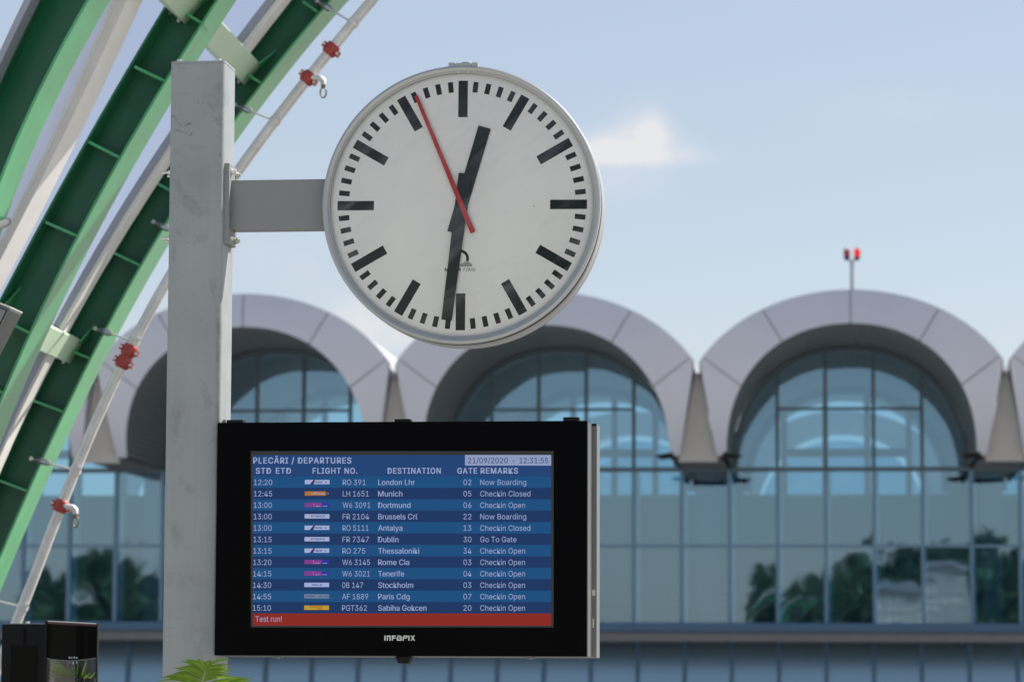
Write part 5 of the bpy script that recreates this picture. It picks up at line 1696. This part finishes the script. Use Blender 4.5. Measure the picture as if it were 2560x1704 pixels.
mb.build('bolt', M['bolt'], cab)

u0, u1, zk = kiosk_box(ar, 113, 245, 1551, WK - 0.35)
WQ = WK - 0.35
tot = thing('glossy_totem', 'glossy black totem with a curved silver line and clear lower shield', 'totem', ar, ((u0 + u1) / 2, WQ + 0.1, 0))
mb = MB(ar)
mb.box(u0, u0 + 0.010, WQ - 0.004, WQ + 0.05, 0, zk)
mb.build('side_post', M['black_matt'], tot, bevel=0.002)
mb = MB(ar)
mb.box(u1 - 0.0045, u1, WQ - 0.004, WQ + 0.02, 0, zk - 0.01)
mb.build('side_post', M['black_matt'], tot, bevel=0.001)
# upper panel, bowed forward, ending in a curved lower edge
mb = MB(ar)
N = 16
def low_z(t):
    y = 1644 + 6.5 * math.sin(math.pi * min(1, max(0, t))) - 1.5 * t
    return ar.pix(180, y, WQ)[1]
top_z = lambda t: zk - 0.0115 - 0.012 * t * 0.8
fro = lambda t: WQ - 0.022 * math.sin(math.pi * t)
ux = lambda t: u0 + 0.0105 + (u1 - 0.005 - u0 - 0.0105) * t
T = [k / N for k in range(N + 1)]
mb.loft([[(ux(t), fro(t), top_z(t)) for t in T], [(ux(t), fro(t), low_z(t)) for t in T], [(ux(t), fro(t) + 0.012, low_z(t)) for t in T], [(ux(t), fro(t) + 0.012, top_z(t)) for t in T]])
mb.build('upper_panel', M['black_gloss'], tot, smooth=40)
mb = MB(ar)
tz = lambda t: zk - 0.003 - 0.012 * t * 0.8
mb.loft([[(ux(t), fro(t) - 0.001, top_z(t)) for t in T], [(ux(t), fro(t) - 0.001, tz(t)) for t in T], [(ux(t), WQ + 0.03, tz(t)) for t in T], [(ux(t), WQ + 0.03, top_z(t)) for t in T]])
mb.build('reflection_cap', M['maroon'], tot, smooth=30)  # band across the totem top, reflection painted in as maroon
mb = MB(ar)
mb.loft([[(ux(t), fro(t) - 0.002, tz(t) + 0.0005) for t in T], [(ux(t), fro(t) - 0.002, tz(t) + 0.004) for t in T], [(ux(t), WQ + 0.03, tz(t) + 0.004) for t in T]])
mb.build('top_edge', M['tape'], tot)
mb = MB(ar)
mb.tube([(ux(t), fro(t) - 0.002, low_z(t) - 0.0015) for t in T], 0.0022, 8)
mb.build('silver_line', M['alu'], tot, smooth=60)
mb = MB(ar)
mb.loft([[(ux(t), fro(t) + 0.002, low_z(t) - 0.004) for t in T], [(ux(t), fro(t) + 0.002, 0.25) for t in T]])
mb.build('clear_shield', M['shield'], tot, smooth=60)
mb = MB(ar)
for (x0, x1, y0, y1) in ((171, 175, 1640, 1645), (177, 180, 1641, 1645), (183, 187, 1640, 1645), (189, 193, 1641, 1645), (171, 173, 1653, 1658), (180, 184, 1653, 1659), (190, 193, 1652, 1658)):
    ua_, za_ = ar.pix(x0, y1, WQ - 0.03)
    ub_, zb_ = ar.pix(x1, y0, WQ - 0.03)
    mb.add([(ua_, WQ - 0.025, za_), (ub_, WQ - 0.025, za_), (ub_, WQ - 0.025, zb_), (ua_, WQ - 0.025, zb_)], [(0, 1, 2, 3)])
mb.build('small_print', M['grey_trim'], tot)
mb = MB(ar)
zb_ = ar.pix(180, 1694, WQ)[1]
mb.box(u0 + 0.03, u1 - 0.022, WQ + 0.05, WQ + 0.09, 0.25, zb_)
mb.build('inner_bar', M['black_matt'], tot, bevel=0.002)
mb = MB(ar)
mb.box(u0 + 0.0105, u1 - 0.034, WQ + 0.15, WQ + 0.16, 0.2, zk - 0.03)
mb.build('back_panel', M['totem_back'], tot)
mb = MB(ar)
mb.box(u0 + 0.0105, u1 - 0.005, WQ, WQ + 0.26, 0, 0.245)
mb.build('plinth', M['black_matt'], tot)

# ------------------------------------------------------------------ potted palms
def palm(label, fr, w, stem_px, leaflets, sway):
    (xb, yb), (xm, ym), (xt, yt_) = stem_px
    B0, M0, T0 = (Vector((fr.pix(x, y, w)[0], w + dw, fr.pix(x, y, w)[1])) for (x, y), dw in (((xb, yb), 0.05), ((xm, ym), 0.02), ((xt, yt_), 0.0)))
    foot = Vector((B0.x - 0.12 * sway, w + 0.18, 0.0))
    t = thing('potted_palm', label, 'plant', fr, foot, 'potted palms')
    def stem_at(q):
        a, b = B0.lerp(M0, q), M0.lerp(T0, q)
        return a.lerp(b, q)
    mb = MB(fr)
    pth = [foot + Vector((0, 0, 0.42)), foot + Vector((0, -0.02, 0.8))] + [stem_at(k / 10) for k in range(11)]
    mb.tube(pth, [0.012, 0.009] + [0.0065 - 0.0048 * k / 10 for k in range(11)], 8)
    st = mb.build('frond_stem', M['leaf_stem'], t, smooth=60)
    rng = random.Random(int(xb))
    full = []
    for i, lf in enumerate(leaflets):
        full.append((lf[0], lf[1], lf[2], lf[3] * 0.62, lf[4], lf[5]))
        if i + 1 < len(leaflets):
            nx = leaflets[i + 1]
            if abs(nx[1] - lf[1]) < 60 and abs(nx[0] - lf[0]) < 0.3:
                m = [(a_ + b_) / 2 for a_, b_ in zip(lf, nx)]
                full.append((m[0], m[1] + rng.uniform(-4, 4), m[2] + rng.uniform(-2, 7), m[3] * rng.uniform(0.45, 0.62), m[4] + rng.uniform(-0.05, 0.08), m[5] + rng.uniform(0.01, 0.05)))
    for (q, tx, ty, wid, bend, dw) in full:
        mb = MB(fr)
        a = stem_at(q)
        uu, zz = fr.pix(tx, ty, w)
        e = Vector((uu, w + dw, zz))
        d = e - a
        side = Vector((d.z, 0, -d.x)).normalized()
        rows = []
        n = 9
        for k in range(n + 1):
            s_ = k / n
            p = a + d * s_ + Vector((0, -0.012 * math.sin(math.pi * s_), bend * d.length * math.sin(math.pi * s_) * 0.5))
            hw = wid * (math.sin(math.pi * (0.08 + 0.92 * s_)) ** 0.65) * (1 - 0.35 * s_) if s_ < 1 else 0.0003
            fold = 0.35 * hw
            rows.append([p + side * hw + Vector((0, fold, 0)), p, p - side * hw + Vector((0, fold, 0))])
        mb.loft(rows)
        mb.build('leaflet', M['leaf'], t, smooth=80)
    # more fronds lower down, below the picture, and the pot
    for k in range(6):
        q = k * 1.05 + 0.4
        mb = MB(fr)
        a = foot + Vector((0, 0, 0.75))
        tip = a + Vector((0.45 * math.cos(q), 0.45 * math.sin(q), 0.28))
        for j in range(12):
            for sd in (-1, 1):
                b = a.lerp(tip, 0.25 + 0.06 * j) + Vector((0, 0, 0.08 * math.sin(math.pi * j / 12)))
                dr = (tip - a).normalized() * 0.12 + Vector((-math.sin(q), math.cos(q), 0)) * 0.13 * sd + Vector((0, 0, -0.03))
                sp = Vector((0, 0, 1)).cross(dr).normalized() * 0.008
                mb.add([b, b + dr * 0.5 + sp, b + dr, b + dr * 0.5 - sp], [(0, 1, 2, 3)])
        mb.build('lower_frond', M['leaf'], t)
    mb = MB(fr)
    rows = []
    for r, h in ((0.13, 0.0), (0.19, 0.42), (0.20, 0.44), (0.18, 0.44), (0.17, 0.38), (0.001, 0.38)):
        rows.append([(foot.x + r * math.cos(k * math.pi / 12), foot.y + r * math.sin(k * math.pi / 12), h + 0.0) for k in range(24)])
    mb.loft(rows, closed=True)
    mb.build('pot', M['pot'], t, smooth=40)
    return t

palm('bright green potted palm in front of the foot of the post', sg_, -0.55, ((488, 1745), (505, 1700), (514, 1664)), [
    (1.0, 497, 1644, 0.009, 0.10, -0.02), (0.97, 480, 1649, 0.011, 0.12, 0.0), (1.0, 533, 1648, 0.012, 0.05, -0.03), (1.0, 517, 1650, 0.006, 0.0, 0.02),
    (0.9, 459, 1647, 0.011, 0.18, 0.02), (0.8, 447, 1651, 0.008, 0.15, 0.03), (0.72, 447, 1670, 0.013, 0.22, 0.0), (0.6, 430, 1669, 0.010, 0.2, 0.03),
    (0.45, 411, 1689, 0.011, 0.22, 0.02), (0.35, 392, 1693, 0.010, 0.2, 0.04), (0.2, 380, 1712, 0.012, 0.2, 0.0),
    (0.95, 581, 1647, 0.0085, 0.16, -0.03), (0.85, 580, 1673, 0.008, 0.22, -0.02), (0.75, 576, 1680, 0.0075, 0.2, 0.0), (0.6, 572, 1690, 0.009, 0.2, 0.02),
    (0.5, 600, 1695, 0.008, 0.15, 0.0), (0.3, 604, 1690, 0.012, 0.05, 0.05), (0.25, 586, 1688, 0.009, 0.0, 0.06), (0.2, 625, 1692, 0.013, -0.02, 0.05), (0.1, 618, 1706, 0.012, 0.05, 0.03)], 1)
palm('dull green potted palm seen through the totem shield', ar, WQ + 0.115, ((196, 1745), (186, 1716), (172, 1688)), [
    (1.0, 139, 1650, 0.014, 0.15, 0.0), (0.95, 124, 1655, 0.014, 0.2, 0.01), (0.9, 120, 1668, 0.012, 0.2, 0.0), (0.8, 118, 1680, 0.011, 0.2, 0.01), (0.7, 118, 1690, 0.01, 0.2, 0.0),
    (0.8, 168, 1657, 0.013, 0.05, 0.0), (0.7, 183, 1664, 0.014, -0.03, 0.02), (0.55, 197, 1653, 0.010, -0.05, 0.0),
    (0.3, 217, 1650, 0.006, 0.0, 0.0), (0.3, 208, 1668, 0.008, 0.0, 0.02), (0.25, 226, 1680, 0.010, 0.2, 0.0), (0.2, 228, 1686, 0.009, 0.1, 0.0), (0.15, 243, 1674, 0.007, 0.1, 0.01)], 0)

# ------------------------------------------------------------------ trees opposite the terminal (mirrored in its glass)
def mirrored(x, y, wvirt):
    """point behind the camera whose mirror image in the facade glass shows at photo pixel (x, y)"""
    u, z = bf.pix(x, y, wvirt)
    return u, 2 * WG - wvirt, z

def tree(label, u, w, h, r, seed, low=0.28):
    rng = random.Random(seed)
    t = thing('tree', label, 'tree', bf, (u, w, 0), 'trees opposite the terminal')
    mb = MB(bf)
    mb.tube([(u, w, 0), (u + 0.1, w, h * 0.3), (u, w + 0.1, h * 0.75)], [0.05 * r + 0.12, 0.04 * r + 0.08, 0.04], 8)
    for k in range(6):
        q = k * 1.1 + rng.random()
        b = Vector((u, w, h * (0.28 + 0.07 * k)))
        mb.tube([b, b + Vector((math.cos(q) * r * 0.6, math.sin(q) * r * 0.6, h * 0.16))], [0.09, 0.02], 6)
    mb.build('trunk', M['bark'], t, smooth=50)
    mb = MB(bf)
    clumps = []
    for k in range(24):
        q, zz = rng.uniform(0, 6.28), rng.uniform(low, 0.93)
        prof = math.sin(math.pi * (0.12 + 0.80 * (zz - low) / (1 - low))) ** 0.6
        rr = r * prof * rng.uniform(0.25, 0.85)
        clumps.append((Vector((u + rr * math.cos(q), w + rr * math.sin(q), zz * h)), r * rng.uniform(0.28, 0.5)))
    for c0, cr in clumps:
        for j in range(90):
            d = Vector((rng.gauss(0, 1), rng.gauss(0, 1), rng.gauss(0, 0.8))).normalized() * cr * rng.uniform(0.1, 0.95)
            p = c0 + d
            a = Vector((rng.gauss(0, 1), rng.gauss(0, 1), rng.gauss(0, 1))).normalized()
            b = a.orthogonal().normalized()
            s_ = rng.uniform(0.3, 0.6)
            mb.add([p - a * s_, p + b * s_ * 0.6, p + a * s_, p - b * s_ * 0.6], [(0, 1, 2, 3)], rng.random() < 0.3)
    mb.build('crown', [M['tree_leaf'], M['tree_leaf_light']], t)

WV = 107.2 + 128
k = 0
tree_list = [(2010, 1450, 3.0), (2080, 1405, 3.4), (2160, 1385, 3.6), (2250, 1372, 3.6), (2335, 1345, 3.8), (2420, 1362, 3.6), (2500, 1395, 3.4), (2570, 1390, 3.4), (2640, 1380, 3.6),
             (110, 1460, 2.6), (165, 1410, 2.8), (310, 1385, 3.0), (350, 1395, 2.6), (240, 1530, 2.2)]
words = ['low outermost tree of the right hand clump', 'second tree of the right hand clump', 'rounded tree of the right hand clump', 'broad tree of the right hand clump', 'tallest tree of the right hand clump',
         'full crowned tree right of the tallest', 'dark tree near the right hand end', 'dense tree at the right hand end', 'last tree of the row beyond the right edge',
         'small tree at the left hand end', 'round tree of the left hand pair', 'upright tree left of the post', 'slim tree beside the post', 'short bushy tree between the left hand ones']
for (x, y, r), wd in zip(tree_list, words):
    u, w, z = mirrored(x, y, WV + random.uniform(-4, 4))
    tree(wd, u, w, z, r, 100 + k, 0.15)
    k += 1

# low grey stall among those trees, with pale lettering too blurred to read in the reflection
ua2, wq2, za2 = mirrored(2165, 1442, WG + 114)
ub2, _, _ = mirrored(2432, 1442, WG + 114)
lo, hi = min(ua2, ub2), max(ua2, ub2)
stall = thing('event_stall', 'low grey stall mirrored in the terminal glass below the trees', 'stall', bf, ((lo + hi) / 2, wq2, 0))
mb = MB(bf)
mb.box(lo, hi, wq2 - 3, wq2, 0, za2 - 0.4)
mb.build('wall', M['pier'], stall, bevel=0.05)
mb = MB(bf)
mid = (lo + hi) / 2
mb.prism([(lo - 0.2, za2 - 0.398), (hi + 0.2, za2 - 0.398), (hi + 0.2, za2 + 0.1), (mid, za2 - 0.15), (lo - 0.2, za2)], wq2 - 3.2, wq2 + 0.2)
mb.build('roof', M['grey_trim'], stall)
mb = MB(bf)
rg = random.Random(3)
for yy, n_ in ((za2 - 1.7, 9), (za2 - 2.6, 15), (za2 - 3.3, 11)):
    for q in range(n_):
        x = mid + (q - n_ / 2) * 0.42
        mb.box(x, x + rg.uniform(0.2, 0.34), wq2 + 0.005, wq2 + 0.03, yy, yy + rg.uniform(0.25, 0.42))
mb.build('pale_marks', M['tape'], stall)
